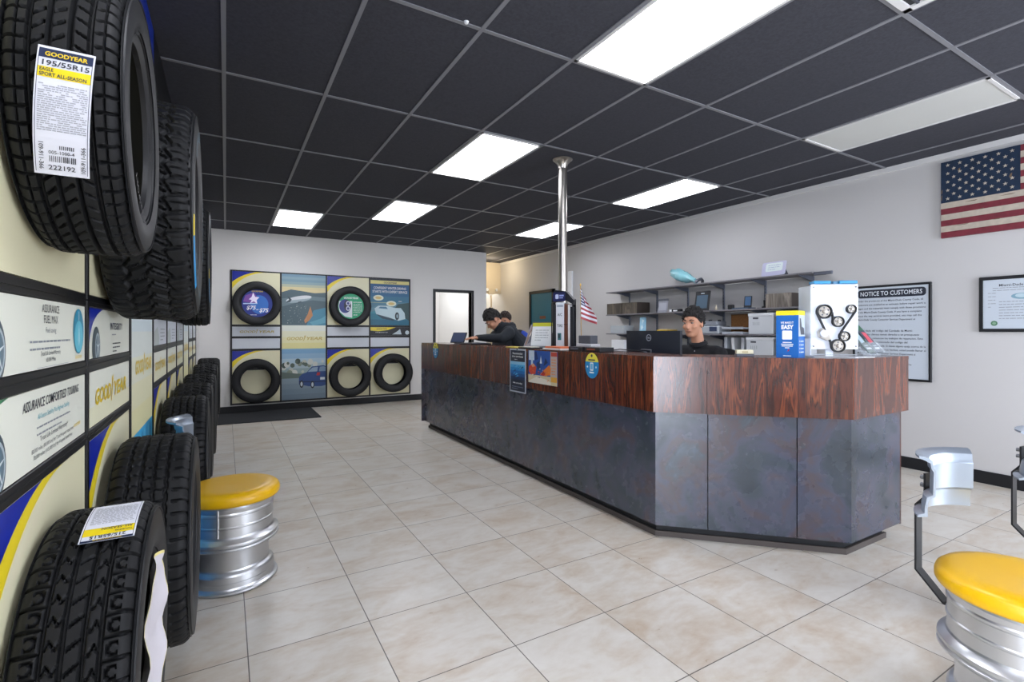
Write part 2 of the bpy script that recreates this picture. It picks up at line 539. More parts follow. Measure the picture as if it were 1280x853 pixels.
# ------------------------------------------------------------------ service counter
def wood_material(name, dark, mid, light, rough=.22, sc=1.0):
    m = mat(name, mid, rough, spec=.7)
    nt, N, L, b = nodes_of(m)
    g = N.new('ShaderNodeNewGeometry')
    mp = N.new('ShaderNodeMapping'); mp.inputs['Scale'].default_value = (24 * sc, 24 * sc, 1.9 * sc)
    L.new(g.outputs['Position'], mp.inputs[0])
    n1 = N.new('ShaderNodeTexNoise'); n1.inputs['Scale'].default_value = 1; n1.inputs['Detail'].default_value = 4; n1.inputs['Distortion'].default_value = 1.6
    L.new(mp.outputs[0], n1.inputs['Vector'])
    mp2 = N.new('ShaderNodeMapping'); mp2.inputs['Scale'].default_value = (120 * sc, 120 * sc, 4 * sc)
    L.new(g.outputs['Position'], mp2.inputs[0])
    n2 = N.new('ShaderNodeTexNoise'); n2.inputs['Scale'].default_value = 1; n2.inputs['Detail'].default_value = 3; n2.inputs['Distortion'].default_value = 1.5
    L.new(mp2.outputs[0], n2.inputs['Vector'])
    mp3 = N.new('ShaderNodeMapping'); mp3.inputs['Scale'].default_value = (7.5 * sc, 7.5 * sc, .8 * sc)
    L.new(g.outputs['Position'], mp3.inputs[0])
    n3 = N.new('ShaderNodeTexNoise'); n3.inputs['Scale'].default_value = 1; n3.inputs['Detail'].default_value = 2; n3.inputs['Distortion'].default_value = .5
    L.new(mp3.outputs[0], n3.inputs['Vector'])
    # growth rings: contour lines of a stretched field
    rings = math_node(nt, 'PINGPONG', math_node(nt, 'MULTIPLY', n3.outputs['Fac'], 11), 1)
    f = math_node(nt, 'ADD', math_node(nt, 'MULTIPLY', n1.outputs['Fac'], .42), math_node(nt, 'MULTIPLY', n2.outputs['Fac'], .26))
    f = math_node(nt, 'ADD', f, math_node(nt, 'MULTIPLY', rings, .32))
    col = ramp(nt, f, [(.34, dark), (.46, mid), (.54, dark), (.6, light), (.66, mid), (.74, dark)])
    L.new(col, b.inputs['Base Color'])
    return m
m_rose = wood_material('rosewood_laminate', '#331812', '#56291b', '#7a4026')
m_slate = mat('slate_laminate', '#3b4046', .3, spec=.85)
nt, N, L, b = nodes_of(m_slate)
g = N.new('ShaderNodeNewGeometry')
n1 = N.new('ShaderNodeTexNoise'); n1.inputs['Scale'].default_value = 3.2; n1.inputs['Detail'].default_value = 9; n1.inputs['Roughness'].default_value = .65; n1.inputs['Distortion'].default_value = .8
L.new(g.outputs['Position'], n1.inputs['Vector'])
L.new(ramp(nt, n1.outputs['Fac'], [(.3, '#222b34'), (.43, '#2f3944'), (.52, '#414455'), (.6, '#463b40'), (.67, '#3a434d'), (.78, '#5c6877')]), b.inputs['Base Color'])
n2 = N.new('ShaderNodeTexNoise'); n2.inputs['Scale'].default_value = 9; n2.inputs['Detail'].default_value = 6
L.new(g.outputs['Position'], n2.inputs['Vector'])
L.new(math_node(nt, 'ADD', math_node(nt, 'MULTIPLY', n2.outputs['Fac'], .25), .14), b.inputs['Roughness'])

CT = 1.18
ctr = thing('service_counter', 'long L-shaped service counter with rosewood band over dark slate panels', 'counter', (2.8, 4, 0))
P = [(2.36, 6.58), (2.36, 2.265), (3.165, 1.478), (3.85, 1.478)]
I = [(2.73, 6.58), (2.73, 2.43), (3.32, 1.85), (3.85, 1.85)]
MB().prism([(x + .003, y) for x, y in P] + I[::-1], .022, m_rose, z0=CT - .022).build('countertop', ctr)
def panel_run(a, c, z0, z1, m, cuts, th=.018, gap=.005):
    """wall panels between a and c, split at fractions."""
    out = []
    a = Vector((*a, 0)); c = Vector((*c, 0)); d = (c - a); n = Vector((d.y, -d.x, 0)).normalized()
    if n.x > 0 or (abs(n.x) < 1e-6 and n.y > 0):
        n = -n
    fr = [0] + list(cuts) + [1]
    for k in range(len(fr) - 1):
        p = a + d * fr[k]; q = a + d * fr[k + 1]; t = d.normalized() * gap / 2
        if k: p = p + t
        if k < len(fr) - 2: q = q - t
        poly = [(p.x, p.y), (q.x, q.y), (q.x - n.x * th, q.y - n.y * th), (p.x - n.x * th, p.y - n.y * th)]
        out.append(MB().prism(poly, z1 - z0, m, z0=z0))
    return out
for k, (a, c, cuts) in enumerate(((P[0], P[1], (.12, .4, .69)), (P[1], P[2], (.285,)), (P[2], P[3], ()))):
    for mb in panel_run(a, c, .825, CT - .022, m_rose, cuts, gap=.002):
        mb.build('wood_band', ctr)
MB().box((3.832, 1.496, .825), (3.85, 1.85, CT - .022), m_rose).build('wood_band', ctr)
LO = [(2.40, 6.56), (2.40, 2.285), (3.19, 1.505), (3.8, 1.505)]
for k, (a, c, cuts) in enumerate(((LO[0], LO[1], (.25, .5, .75)), (LO[1], LO[2], (.285, .74)), (LO[2], LO[3], ()))):
    for mb in panel_run(a, c, .09, .825, m_slate, cuts, gap=.006 if k else .0012):
        mb.build('slate_panel', ctr)
MB().box((3.8, 1.52, .08), (3.815, 1.85, .825), m_trim).box((3.815, 1.51, .08), (3.828, 1.85, .825), m_rose).build('end_panel', ctr)
m_kick = mat('dark_toe_kick', '#15171b', .6)
K = [(2.455, 6.5), (2.455, 2.33), (3.225, 1.565), (3.7, 1.565)]
KI = [(2.68, 6.5), (2.68, 2.41), (3.3, 1.82), (3.7, 1.82)]
MB().prism(K + KI[::-1], .09, m_kick).build('toe_kick', ctr)
S = [(2.435, 6.5), (2.435, 2.322), (3.217, 1.545), (3.71, 1.545)]
m_strip = mat('brown_kick_strip', '#4a4340', .6)
MB().prism(S + [(3.71, 1.56), (3.223, 1.56), (2.45, 2.328), (2.45, 6.5)], .035, m_strip).build('kick_strip', ctr)
BK = [(2.42, 6.55), (2.42, 2.31), (3.205, 1.525), (3.79, 1.525)]
MB().prism(BK + [(3.79, 1.83), (3.31, 1.83), (2.7, 2.42), (2.7, 6.55)], .73, m_kick, z0=.09).build('carcass', ctr)
MB().box((2.36, 6.56, .09), (2.73, 6.58, CT - .022), m_slate).build('end_panel', ctr)
# lower work desk behind the counter
dk = thing('work_desk', 'low work desk behind the service counter', 'desk', (3.1, 4.2, 0))
MB().box((2.86, 2.62, .97), (3.3, 4.4, 1.0), mat('desk_laminate', '#6b6660', .5), bev=.004).build('desktop', dk)
for y in (2.66, 4.36):
    MB().box((2.9, y - .015, 0), (3.26, y + .015, .97), mat('desk_laminate', '#6b6660', .5)).build('leg', dk)
# ------------------------------------------------------------------ tire display walls
m_cream = mat('cream_print', '#e9e4c0', .35)
m_cream2 = mat('pale_cream_print', '#e6e8da', .35)
m_blue = mat('royal_blue_print', '#10269a', .3)
m_yel = mat('yellow_print', '#ecd52a', .35)
m_gold = mat('gold_lettering', '#e8c722', .35)
m_navy = mat('navy_print', '#122348', .35)
m_ink = mat('dark_ink', '#3c4048', .5)
m_grey = mat('grey_ink', '#8f959c', .5)
m_rail = mat('black_rail', '#0b0c0f', .4)
m_teal2 = mat('teal_print', '#2f9fb8', .35)
m_sky = mat('sky_blue_print', '#1f8fd0', .35)
m_sky2 = mat('pale_blue_print', '#8ccbe8', .35)
m_red = mat('red_print', '#a32632', .5)
m_org = mat('orange_print', '#d9772a', .45)
def pm(hexc):
    return mat('print_' + hexc.strip('#'), hexc, .4)

def wing_word(mb, X, cx, cy, width, m, size=None, lift=.0015):
    """the tire maker's word with the winged foot between its halves."""
    size = size or width * .175
    mb.text('GOOD', size, m, X, cx - width * .27, cy, lift, 'CENTER', .03, .25, width * .46, sy=1)
    mb.text('YEAR', size, m, X, cx + width * .28, cy, lift, 'CENTER', .03, .25, width * .46, sy=1)
    s = size
    foot = [(-.30, -.22), (-.16, .02), (.02, .55), (.0, .95), (.42, 1.1), (.3, .95), (.36, .82), (.24, .7), (.28, .56), (.16, .45), (.06, .1), (-.1, -.2)]
    mb.flat([(cx + x * s, cy + y * s) for x, y in foot], m, X, lift)

def board(mb, X, w, h, m, th=.012):
    mb.box((0, 0, -th), (w, h, 0), m, X)

def arc_corner(mb, X, w, h):
    s = h / .87
    o = (.46 * s, .22 * s + (h - .87 * s)); ro = .66 * s
    i = (.52 * s, .25 * s + (h - .87 * s)); ri = .62 * s
    def pts(c, r, a0, a1, n=20):
        return [(c[0] + r * math.cos(a0 + (a1 - a0) * k / n), c[1] + r * math.sin(a0 + (a1 - a0) * k / n)) for k in range(n + 1)]
    ao = PI - math.acos(o[0] / ro); at = PI - math.asin(min(1, (h - o[1]) / ro))
    outer = pts(o, ro, ao, at)
    ai = PI - math.acos(i[0] / ri)
    inner = pts(i, ri, ai, PI / 2)
    mb.flat([(0, h)] + outer, m_blue, X, .0006)
    mb.flat(outer + inner[::-1], m_yel, X, .0006)

def lines(mb, X, x, y, w, n, step, size, m=None, seed=1, align='LEFT'):
    """rows of fine print, too small to read: word-length dashes."""
    rnd = random.Random(seed)
    for k in range(n):
        xx = x; end = x + w * (1 if k < n - 1 else rnd.uniform(.4, .8))
        while xx < end - size:
            l = min(rnd.uniform(1.5, 5) * size, end - xx)
            mb.flat(rect(xx, y - k * step, xx + l, y - k * step + size * .6), m or m_grey, X, .001)
            xx += l + size * .6

def tire_picture(mb, X, cx, cy, r):
    mb.flat(circ(cx, cy, r, 32, r * 1.15), pm('#3b4a52'), X, .0008)
    mb.flat(circ(cx + r * .3, cy, r * .62, 28, r * .8), pm('#aebcc2'), X, .0012)
    mb.flat(circ(cx + r * .3, cy, r * .5, 28, r * .66), pm('#59707c'), X, .0016)
    for k in range(5):
        a = k * 2 * PI / 5 + .3
        p = (cx + r * .3, cy)
        c, s = math.cos(a), math.sin(a)
        mb.flat([(p[0] - s * r * .07, p[1] + c * r * .07), (p[0] + s * r * .07, p[1] - c * r * .07), (p[0] + c * r * .5 + s * r * .05, p[1] + s * r * .62), (p[0] + c * r * .5 - s * r * .05, p[1] + s * r * .66)], pm('#d3dde0'), X, .002)
    mb.flat(circ(cx + r * .3, cy, r * .12), pm('#d3dde0'), X, .0024)

def bands(mb, X, w, y0, y1, cols):
    n = len(cols)
    for k, c in enumerate(cols):
        mb.flat(rect(0, y0 + (y1 - y0) * k / n, w, y0 + (y1 - y0) * (k + 1) / n), pm(c), X, .0004)

ROWS = dict(top=(1.452, 2.323), s1=(1.259, 1.413), s2=(1.052, 1.218), bottom=(.157, 1.013))
def panel(X0, w, row, label, fn, group=None, name='poster', cat='poster'):
    z0, z1 = ROWS[row] if isinstance(row, str) else row
    o, a = X0
    n = Vector(a).cross(Vector((0, 0, 1)))
    p = Vector((o[0], o[1], z0)) + Vector(a) * .0145
    X = frame(p, a, (0, 0, 1))
    mb = MB()
    mb.trim = (0, 0, w - .029, z1 - z0)
    fn(mb, X, w - .029, z1 - z0)
    ob = mb.build(name)
    return tag(ob, label, cat, group)

# contents ------------------------------------------------------------
def c_tire(mb, X, w, h):
    board(mb, X, w, h, m_cream); arc_corner(mb, X, w, h)
def c_plain(mb, X, w, h):
    board(mb, X, w, h, m_cream2)
def c_white(mb, X, w, h):
    board(mb, X, w, h, mat('pale_grey_print', '#d5dae2', .4))
def c_word(mb, X, w, h):
    board(mb, X, w, h, m_cream2)
    mb.flat(rect(0, 0, w, h * .35), pm('#e9e7c6'), X, .0003)
    wing_word(mb, X, w * .5, h * .36, w * .74, m_gold, h * .42)
def c_word_small(mb, X, w, h):
    board(mb, X, w, h, mat('pale_grey_print', '#d5dae2', .4))
    wing_word(mb, X, w * .5, h * .36, w * .72, pm('#b9a862'), h * .34)
def c_fuel(mb, X, w, h):
    board(mb, X, w, h, m_cream2)
    tire_picture(mb, X, w * .1, h * .3, h * .38)
    mb.text('ASSURANCE', .026, m_ink, X, w * .56, h * .82, .001, 'CENTER', 0, 0, .13)
    mb.text('FUEL MAX', .026, m_ink, X, w * .56, h * .66, .001, 'CENTER', 0, 0, .105)
    mb.text('Fuel saving', .018, m_grey, X, w * .56, h * .52, .001, 'CENTER')
    lines(mb, X, w * .36, h * .38, w * .42, 2, .016, .007)
    mb.text('Tread Life Limited Warranty', .014, m_ink, X, w * .56, h * .19, .001, 'CENTER', 0, 0, .15)
    mb.text('65,000 Miles', .014, m_ink, X, w * .56, h * .09, .001, 'CENTER')
    mb.flat(rect(w * .42, h * .02, w * .76, h * .025), m_grey, X, .001)
    mb.flat(circ(w * .9, h * .54, w * .075, 28, h * .4), pm('#2c8fb0'), X, .001)
    mb.flat(circ(w * .9, h * .45, w * .06, 28, h * .28), pm('#5fc1d6'), X, .0014)
    mb.flat([(w * .9 + .012 * x, h * .5 + .03 * y) for x, y in [(0, 1), (.6, .1), (.9, -.6), (0, -1.2), (-.9, -.6), (-.6, .1)]], pm('#9fd9e6'), X, .0018)
    mb.text('1', .035, m_white, X, w * .9, h * .74, .0018, 'CENTER', .01)
    mb.text('GOODYEAR', .012, m_gold, X, w * .9, h * .06, .001, 'CENTER', .01, .2)
def c_comfort(mb, X, w, h):
    board(mb, X, w, h, m_cream2)
    mb.flat([(0, h), (w * .2, h), (w * .08, h * .9), (0, h * .7)], pm('#3f7d57'), X, .0005)
    tire_picture(mb, X, w * .1, h * .28, h * .36)
    mb.text('ASSURANCE COMFORTRED TOURING', .03, m_ink, X, w * .6, h * .75, .001, 'CENTER', .012, .2, w * .6)
    mb.text('All-Season Stability Plus Highway Stability', .016, pm('#3fa3b4'), X, w * .6, h * .6, .001, 'CENTER', 0, 0, w * .34)
    lines(mb, X, w * .42, h * .48, w * .36, 2, .015, .006)
    mb.text('Tread Life Limited Warranty*', .016, m_ink, X, w * .6, h * .3, .001, 'CENTER', 0, 0, w * .3)
    mb.text('80,000 miles (80,000 km) for T and H-speed rated tires', .013, m_ink, X, w * .6, h * .19, .001, 'CENTER', 0, 0, w * .45)
    mb.text('70,000 miles (115,000 km) for V-speed rated tires', .013, m_ink, X, w * .6, h * .1, .001, 'CENTER', 0, 0, w * .42)
    mb.text('GOODYEAR', .012, m_gold, X, w * .88, h * .2, .001, 'CENTER', .01, .2)
def c_integrity(mb, X, w, h):
    board(mb, X, w, h, m_cream2)
    mb.flat([(0, h), (w * .3, h)] + circ(w * .42, h * .3, w * .38, 14, h * .74, PI * .62, PI)[0:], m_blue, X, .0005)
    tire_picture(mb, X, w * .16, h * .22, h * .36)
    mb.text('INTEGRITY', .034, m_navy, X, w * .62, h * .58, .001, 'CENTER', .02, 0, w * .32)
    lines(mb, X, w * .5, h * .45, w * .24, 1, .016, .006)
    lines(mb, X, w * .52, h * .24, w * .2, 3, .014, .007, m_ink, 4)
def c_minor(mb, X, w, h):
    board(mb, X, w, h, mat('pale_grey_print', '#d5dae2', .4))
    mb.flat([(w * .08, 0), (w * .08, h * .5), (w * .3, h * .72), (w * .42, h * .3), (w * .4, 0)], pm('#b9c2bf'), X, .0006)
    lines(mb, X, w * .5, h * .6, w * .36, 4, .022, .01)
def c_tall(mb, X, w, h):                                  # whole column poster
    board(mb, X, w, h, m_cream2)
    def Y(z): return z - .15
    bands(mb, X, w, 0, Y(.87), ['#1873b4', '#1f8fd0', '#2ba0dc', '#45b2e2'])
    for k in range(9):
        x = w * (.06 + .1 * k)
        mb.flat([(x, Y(.3)), (x + .018, Y(.3)), (x + .03, Y(.84)), (x + .008, Y(.86))], pm('#7cc9ea' if k % 2 else '#1769a8'), X, .0008)
    bands(mb, X, w, Y(.87), Y(1.45), ['#ece7b4', '#ebe8c2', '#e6e8d2', '#dfe6e0', '#d5e2e6'])
    wing_word(mb, X, w * .55, Y(1.14), w * .74, m_gold, .085)
    bands(mb, X, w, Y(1.45), h, ['#3f6d8c', '#4f86a4', '#7fa6bb', '#b9c9cc', '#d8cfae', '#9db8c4'])
def c_blimp(mb, X, w, h):
    board(mb, X, w, h, m_cream2)
    def Y(z): return z - .14
    t0, t1 = Y(1.425), h
    H = t1 - t0
    bands(mb, X, w, t0 + H * .6, t1, ['#cdbf95', '#e2d2a0', '#dccf9f', '#b9bfa6', '#8fa9ae', '#7c9dac', '#88a5b2', '#7799ac'])
    def q(pts, c, l): mb.flat([(w * x, t0 + H * y) for x, y in pts], pm(c), X, l)
    q([(0, 0), (1, 0), (1, .66), (.75, .64), (.4, .68), (.2, .7), (0, .64)], '#51666e', .0007)
    q([(0, .36), (.35, .45), (.7, .5), (1, .48), (1, .56), (.6, .58), (0, .52)], '#6d8288', .001)
    q([(.55, 0), (1, 0), (1, .36), (.72, .3)], '#4f8ea6', .0012)
    q([(.62, .06), (.9, .14), (1, .2), (1, .05), (.7, 0)], '#6aa9bd', .0015)
    q([(.5, .1), (.58, .22), (.64, .38), (.7, .2), (.62, .1), (.52, .04)], '#c0875a', .0015)
    rnd = random.Random(3)
    for k in range(60):
        x, y = rnd.uniform(.03, .55), rnd.uniform(.02, .4)
        s = rnd.uniform(.006, .02)
        q([(x, y), (x + s * 1.6, y + s * .4), (x + s, y + s)], rnd.choice(['#a9b5b4', '#33474d', '#c9cfc8', '#7a8c8c']), .0018)
    bl = [(.38 + .29 * math.cos(a) , .52 + .055 * math.sin(a) + .045 * math.cos(a)) for a in [k * PI / 14 for k in range(28)]]
    q(bl, '#d8dde0', .0021)
    q([(x, y - .012) for x, y in bl[15:28]] + [bl[14]], '#9fb0b8', .0023)
    q([(.09, .44), (.16, .5), (.12, .56), (.17, .55), (.22, .5), (.18, .45)], '#44545c', .0024)
    q([(.36, .46), (.44, .475), (.43, .455), (.37, .44)], '#3d4c54', .0024)
    mb.text('GOODYEAR', .05, m_navy, X, w * .4, t0 + H * .505, .0027, 'CENTER', .02, .1, w * .32, rot=.1)
    # middle band
    bands(mb, X, w, Y(1.02), Y(1.425), ['#e6df9d', '#e9e4b4', '#e9e8cb', '#e6eade'])
    wing_word(mb, X, w * .5, Y(1.17), w * .8, pm('#c9b56a'), .075)
    # car photo
    b1 = Y(1.02)
    def r(pts, c, l): mb.flat([(w * x, b1 * y) for x, y in pts], pm(c), X, l)
    bands(mb, X, w, 0, b1 * .42, ['#6d7f8d', '#758896', '#7d909d', '#8598a4'])
    bands(mb, X, w, b1 * .42, b1, ['#7e8f86', '#8fa3a4', '#a4b8c0', '#a9c2d0', '#8fb2cc', '#7ba6c8'])
    for k in range(26):
        x, y = rnd.uniform(0, .95), rnd.uniform(.5, .78)
        rr = rnd.uniform(.03, .07)
        r(circ(x, y, rr, 9, rr * .9), rnd.choice(['#55645a', '#7f8a7a', '#3f4f49', '#b9bdb0', '#c9ccc4']), .0007 + k * 1e-5)
    r([(.0, .42), (1, .42), (1, .52), (.5, .49), (0, .55)], '#5e6d66', .0011)
    car = [(.38, .3), (.38, .44), (.46, .5), (.56, .53), (.68, .64), (.95, .66), (1, .64), (1, .26), (.9, .24), (.6, .25)]
    r(car, '#2c4a80', .0014)
    r([(.58, .535), (.69, .62), (.82, .63), (.8, .54)], '#8fa6bd', .0017)
    r([(.84, .54), (.86, .63), (.95, .64), (1, .62), (1, .54)], '#7790ac', .0017)
    r([(.78, .46), (.86, .46), (.87, .52), (.8, .52)], '#b0323a', .002)
    r([(.38, .36), (1, .34), (1, .32), (.38, .335)], '#1d3158', .0017)
    r([(.87, .37), (.98, .37), (.98, .42), (.87, .42)], '#cfd6da', .002)
    for cx, cy in ((.69, .28), (.44, .3)):
        r(circ(cx, cy, .045, 18, .075), '#20252b', .002); r(circ(cx, cy, .026, 14, .045), '#c2ccd2', .0023)
def c_winter(mb, X, w, h):
    board(mb, X, w, h, pm('#2b6f92'))
    bands(mb, X, w, 0, h, ['#1f6a85', '#2a7f96', '#3b93a5', '#4d7f93', '#2d6f8c', '#20618a', '#1e5787', '#1c4c7a'])
    mb.flat(rect(0, h * .92, w, h), pm('#121b2b'), X, .0006)
    mb.flat(rect(0, h * .89, w, h * .965), pm('#e0d589'), X, .001)
    mb.text('GOODYEAR', .045, m_navy, X, w * .5, h * .905, .0014, 'CENTER', .02, .2)
    mb.text('CONFIDENT WINTER DRIVING', .05, m_white, X, w * .5, h * .78, .0014, 'CENTER', .015, 0, w * .84, sy=1.3)
    mb.text('STARTS WITH EXPERT SERVICE', .05, m_white, X, w * .5, h * .7, .0014, 'CENTER', .015, 0, w * .9, sy=1.3)
    mb.flat(circ(w * .2, h * .59, w * .13, 28, h * .06), pm('#e6ead2'), X, .0014); mb.flat(circ(w * .2, h * .59, w * .08, 24, h * .03), pm('#d6c07a'), X, .0018)
    mb.flat(circ(w * .53, h * .47, w * .13, 28, h * .06), pm('#e6ead2'), X, .0014); mb.flat(circ(w * .53, h * .47, w * .08, 24, h * .03), pm('#d6c07a'), X, .0018)
    mb.flat(rect(w * .0, h * .485, w * .4, h * .492), pm('#c7c98e'), X, .001)
    lines(mb, X, w * .72, h * .52, w * .2, 1, .02, .014, m_white)
    def q(pts, c, l): mb.flat([(w * x, h * y) for x, y in pts], pm(c), X, l)
    q([(.55, .3), (.7, .46), (1, .5), (1, .1), (.8, .2)], '#274a4c', .0012)
    q([(.0, .36), (.15, .42), (.4, .4), (.7, .44), (.0, .28)], '#5c8fa0', .0011)
    q([(.1, .36), (.2, .42), (.42, .42), (.62, .38), (.78, .38), (.88, .27), (.9, .14), (.72, .1), (.5, .16), (.14, .24)], '#c3dbe2', .0016)
    q([(.2, .365), (.24, .4), (.4, .4), (.44, .35)], '#4e7f9c', .002)
    q([(.14, .24), (.5, .16), (.6, .13), (.6, .1), (.3, .14)], '#1b3d4c', .0019)
    mb.flat(circ(w * .68, h * .2, w * .055, 20, h * .085), pm('#1d2f38'), X, .0022); mb.flat(circ(w * .685, h * .2, w * .025, 16, h * .045), pm('#90a9b3'), X, .0025)
def c_ad(mb, X, w, h):
    board(mb, X, w, h, pm('#171b22'))
    mb.flat([(0, h), (0, h * .6), (w * .2, h * .52), (w * .45, h * .68), (w * .65, h)], m_yel, X, .0008)
    mb.text('GOODYEAR', .036, m_navy, X, w * .28, h * .72, .0012, 'CENTER', .02, .2)
    mb.text('www.goodyear.com', .028, m_white, X, w * .28, h * .34, .0012, 'CENTER', .01)
    mb.flat([(w * .55, h * .12), (w * .8, h * .12), (w * .76, h * .8), (w * .7, h * .55)], pm('#c6d4da'), X, .001)
    mb.flat(circ(w * .95, h * .35, .04, 16), pm('#c6d4da'), X, .001)

# left wall -----------------------------------------------------------
XP = XL + .018
CY = [1.11 + .75 * k for k in range(10)]
def lp(k): return ((XP, CY[k], 0), (0, 1, 0))
names = ['nearest the camera', 'second from the camera', 'third from the camera', 'fourth from the camera', 'fifth from the camera', 'sixth from the camera', 'seventh from the camera', 'eighth from the camera', 'farthest from the camera']
for k in range(9):
    if k in (2, 6):
        panel(lp(k), .75, (.157, 2.323), 'tall cream and blue waterfall poster on the left wall, ' + names[k], c_tall, 'posters on the left wall')
        continue
    panel(lp(k), .75, 'top', 'upper cream display panel on the left wall, column ' + names[k], c_tire, 'posters on the left wall')
    panel(lp(k), .75, 'bottom', 'lower cream and blue arc panel on the left wall, column ' + names[k], c_tire, 'posters on the left wall')
    panel(lp(k), .75, 's1', {0: 'left wall strip reading ASSURANCE FUEL MAX with teal oval', 1: 'left wall strip reading INTEGRITY'}.get(k, 'grey picture strip on the left wall, column ' + names[k]), {0: c_fuel, 1: c_integrity}.get(k, c_minor), 'posters on the left wall')
    panel(lp(k), .75, 's2', {0: 'left wall strip reading ASSURANCE COMFORTRED TOURING'}.get(k, 'white strip with gold lettering on the left wall, column ' + names[k]), {0: c_comfort}.get(k, c_word), 'posters on the left wall')
f = MB()
def rails(f, pos, axis, ends, cols, skip, x):
    """black rails; pos(u, lo, hi) gives a box on the wall."""
    for u in cols:
        f.box(*pos(u - .013, u + .013, .13, 2.345, x + .012), m_rail, bev=.003)
    for k in range(len(cols) - 1):
        zs = [(.13, .155), (2.325, 2.345)]
        if k not in skip:
            zs += [(1.015, 1.05), (1.22, 1.257), (1.415, 1.45)]
        for z0, z1 in zs:
            f.box(*pos(cols[k], cols[k + 1], z0, z1, x + .009), m_rail, bev=.002)
            if z1 - z0 > .03:
                f.box(*pos(cols[k], cols[k + 1], (z0 + z1) / 2 - .003, (z0 + z1) / 2 + .003, x + .013), m_rail)
rails(f, lambda a, b, z0, z1, t: ((XL + .001, a, z0), (XL + t, b, z1)), 'y', None, CY, (2, 6), .012)
tag(f.build('display_rack'), 'black rail frame holding the display panels along the left wall', 'display frame')
# blue header over the left wall panels
h = MB()
X = frame((XL + .03, CY[0], 2.4), (0, 1, 0), (0, 0, 1))
h.box((0, 0, -.03), (2.19, .58, 0), mat('blue_header', '#12309c', .4), X)
h.flat([(1.2, 0), (1.26, 0), (1.44, .56), (1.36, .56)], m_white, X, .001)
hb = MB(); hb.box((2.2, 0, -.03), (6.75, .59, 0), m_rail, X)
tag(hb.build('header_board'), 'plain black header board above the farther panels of the left wall', 'board')
tag(h.build('header_sign'), 'blue header sign above the panels, high on the left wall', 'sign')

# back wall -----------------------------------------------------------
YP = YB - .018
CX = [.075, .81, 1.548, 2.309, 3.076]
def bpn(k): return ((CX[k], YP, 0), (1, 0, 0))
def bw(k): return CX[k + 1] - CX[k]
G2 = 'posters on the back wall'
panel(bpn(0), bw(0), 'top', 'top left panel of the back wall, behind the tire with the blue disc', c_tire, G2)
panel(bpn(0), bw(0), 'bottom', 'bottom left panel of the back wall, behind a tire', c_tire, G2)
panel(bpn(0), bw(0), 's1', 'back wall strip with gold lettering under the top left tire', c_word_small, G2)
panel(bpn(0), bw(0), 's2', 'blank white strip above the bottom left tire on the back wall', c_white, G2)
panel(bpn(1), bw(1), (.157, 2.323), 'back wall poster with an airship over a coast above a blue car', c_blimp, G2)
panel(bpn(2), bw(2), 'top', 'back wall panel behind the tire with the green disc', c_tire, G2)
panel(bpn(2), bw(2), 'bottom', 'bottom panel of the back wall between the car poster and the last tire', c_tire, G2)
panel(bpn(2), bw(2), 's1', 'blank white strip right under the tire with the green disc', c_white, G2)
panel(bpn(2), bw(2), 's2', 'lower blank white strip in the third column of the back wall', c_white, G2)
panel(bpn(3), bw(3), 'top', 'teal winter driving poster with a white car at the top right of the back wall', c_winter, G2)
panel(bpn(3), bw(3), 's1', 'black and yellow strip under the teal winter poster', c_ad, G2)
panel(bpn(3), bw(3), 's2', 'blank white strip under the black and yellow strip', c_white, G2)
panel(bpn(3), bw(3), 'bottom', 'bottom right panel of the back wall display, beside the counter', c_tire, G2)
f = MB()
rails(f, lambda a, b, z0, z1, t: ((a, YB - t, z0), (b, YB - .001, z1)), 'x', None, CX, (1,), .012)
tag(f.build('display_rack'), 'black rail frame of the four column display on the back wall', 'display frame')
